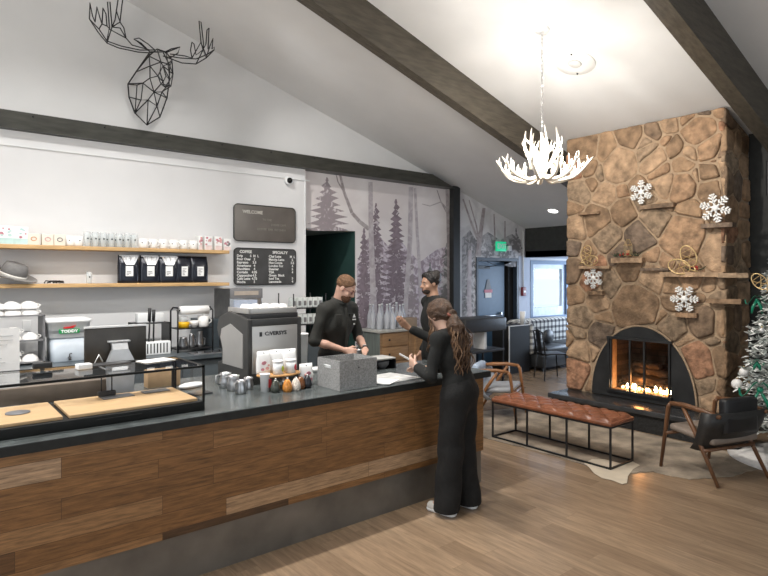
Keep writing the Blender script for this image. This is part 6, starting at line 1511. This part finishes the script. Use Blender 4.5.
# --- woman: back turned, leaning over the newspaper
M3 = rotm(-.12, -.40); hc = (-.01,.15,1.485)
J = dict(pelvis=(0,-.03,.93), chest=(0,.035,1.235), neck=(0,.085,1.385), shL=(-.155,.06,1.315), shR=(.155,.05,1.315), elL=(-.215,.09,1.05), elR=(.20,.17,1.06), wrL=(-.13,.28,1.09), wrR=(.05,.31,1.05),
         hiL=(-.085,-.03,.88), hiR=(.085,-.03,.88), knL=(-.085,-.0,.47), knR=(.095,-.0,.47), anL=(-.10,.02,.085), anR=(.13,-.03,.085))
t3, h3, up = person('person in black with a long curly brown ponytail leaning on the counter, back to us', (3.215,3.095,0), (-.22,.975), J, skinC, blk, trs, M3, hc, male=False, sleeve=1.85, hands={'L':((.35,.9,.35),(.9,-.3,.2),-1,.7),'R':((-.2,1,0),(-.6,0,-1),1,.5)}, hip=.142, chest=.122, thin=.85, pant=(.098,.092,.098), shoe_m=mat('white_canvas',(.66,.64,.6),.7), wr=.005)
hw = mat('hair_chestnut', (.06,.03,.015), .5, 0, .45, 30, .7, bscale=90); hw2 = mat('hair_caramel', (.15,.082,.04), .5, 0, .4, 30, .5)
s = SDF(); s.ell(h3(0,-.022,.04), (.09,.105,.095), M3, .01); s.ell(h3(0,-.09,-.01), (.06,.05,.06), M3, .03); s.cut(h3(0,.05,.03), M3@np.array((0,.92,-.38))); s.cut(h3(0,0,-.085), M3@np.array((0,.3,-1))); s.mesh('hair', hw, t3, .006, 0, .004, 55)
r_ = random.Random(5)
def curls(n, base, drift, L, spread, mats_, nm, rad_=.0055):
    m_ = MB()
    for i in range(n):
        a0 = r_.uniform(0,6.28); ox, oy = r_.gauss(0,spread*.45), r_.gauss(0,spread*.35); p = []; LL = L*r_.uniform(.6,1.05); ph = r_.uniform(0,6.28); am = r_.uniform(.008,.02); fq = r_.uniform(35,55)
        for k in range(22):
            u = k/21; z = -LL*u; w_ = math.sin(min(1,u*1.6)*PI/2)
            p.append((base[0]+drift[0]*u+ox*w_*1.6+am*math.cos(fq*z+ph)*w_, base[1]+drift[1]*u-abs(oy)*w_*1.5+am*math.sin(fq*z+ph)*w_-.02*math.sin(PI*u), base[2]+drift[2]*u*0+z))
        m_.tube(p, [rad_*(1-.6*k/21) for k in range(22)], i % len(mats_), 5)
    return m_.build(nm, mats_, t3, False)
bp_ = h3(.0,-.135,-.035)
s = SDF(); b0_ = np.array(bp_); s.cap(b0_, b0_+(-.02,-.045,-.10), .035, .06, .03); s.cap(b0_+(-.02,-.045,-.10), b0_+(-.035,-.08,-.26), .062, .048, .03); s.cap(b0_+(-.035,-.08,-.26), b0_+(-.035,-.09,-.35), .048, .02, .03); s.mesh('ponytail', hw, t3, .008, 0, .008, 45)
curls(130, tuple(bp_), (-.035,-.09,0), .42, .062, [hw, hw2, hw], 'curls')
bq = h3(-.085,.035,.0); curls(22, tuple(bq), (-.01,.0,0), .26, .018, [hw, hw2], 'loose_strands', .005)
MB().tube([tuple(np.array(bp_)+(.032*math.cos(q*PI/8), .01+.022*math.sin(q*PI/8), .0+.012*math.sin(q*PI/8))) for q in range(16)], .013, n=6, closed=True).build('hair_tie', mat('rust_band',(.2,.06,.04),.7), t3)
face_bits(t3, h3, M3, brow=hw, lip=mat('lip', (.4,.17,.14), .5), sc_=.93)
Rw = Matrix.Rotation(math.atan2(.975,-.22)-PI/2, 3, 'Z'); q_ = Rw @ Vector((-.08,.40,1.14)) + Vector((3.215,3.095,0))
m_ = MB().rbox((-.04,-.075,-.003),(.04,.075,.003),.002); o = single('folded_paper', m_, paper, 'folded white paper held in the hand of the person with the ponytail', 'paper', tuple(q_), .5); o.rotation_euler = (.5,.25,.9)
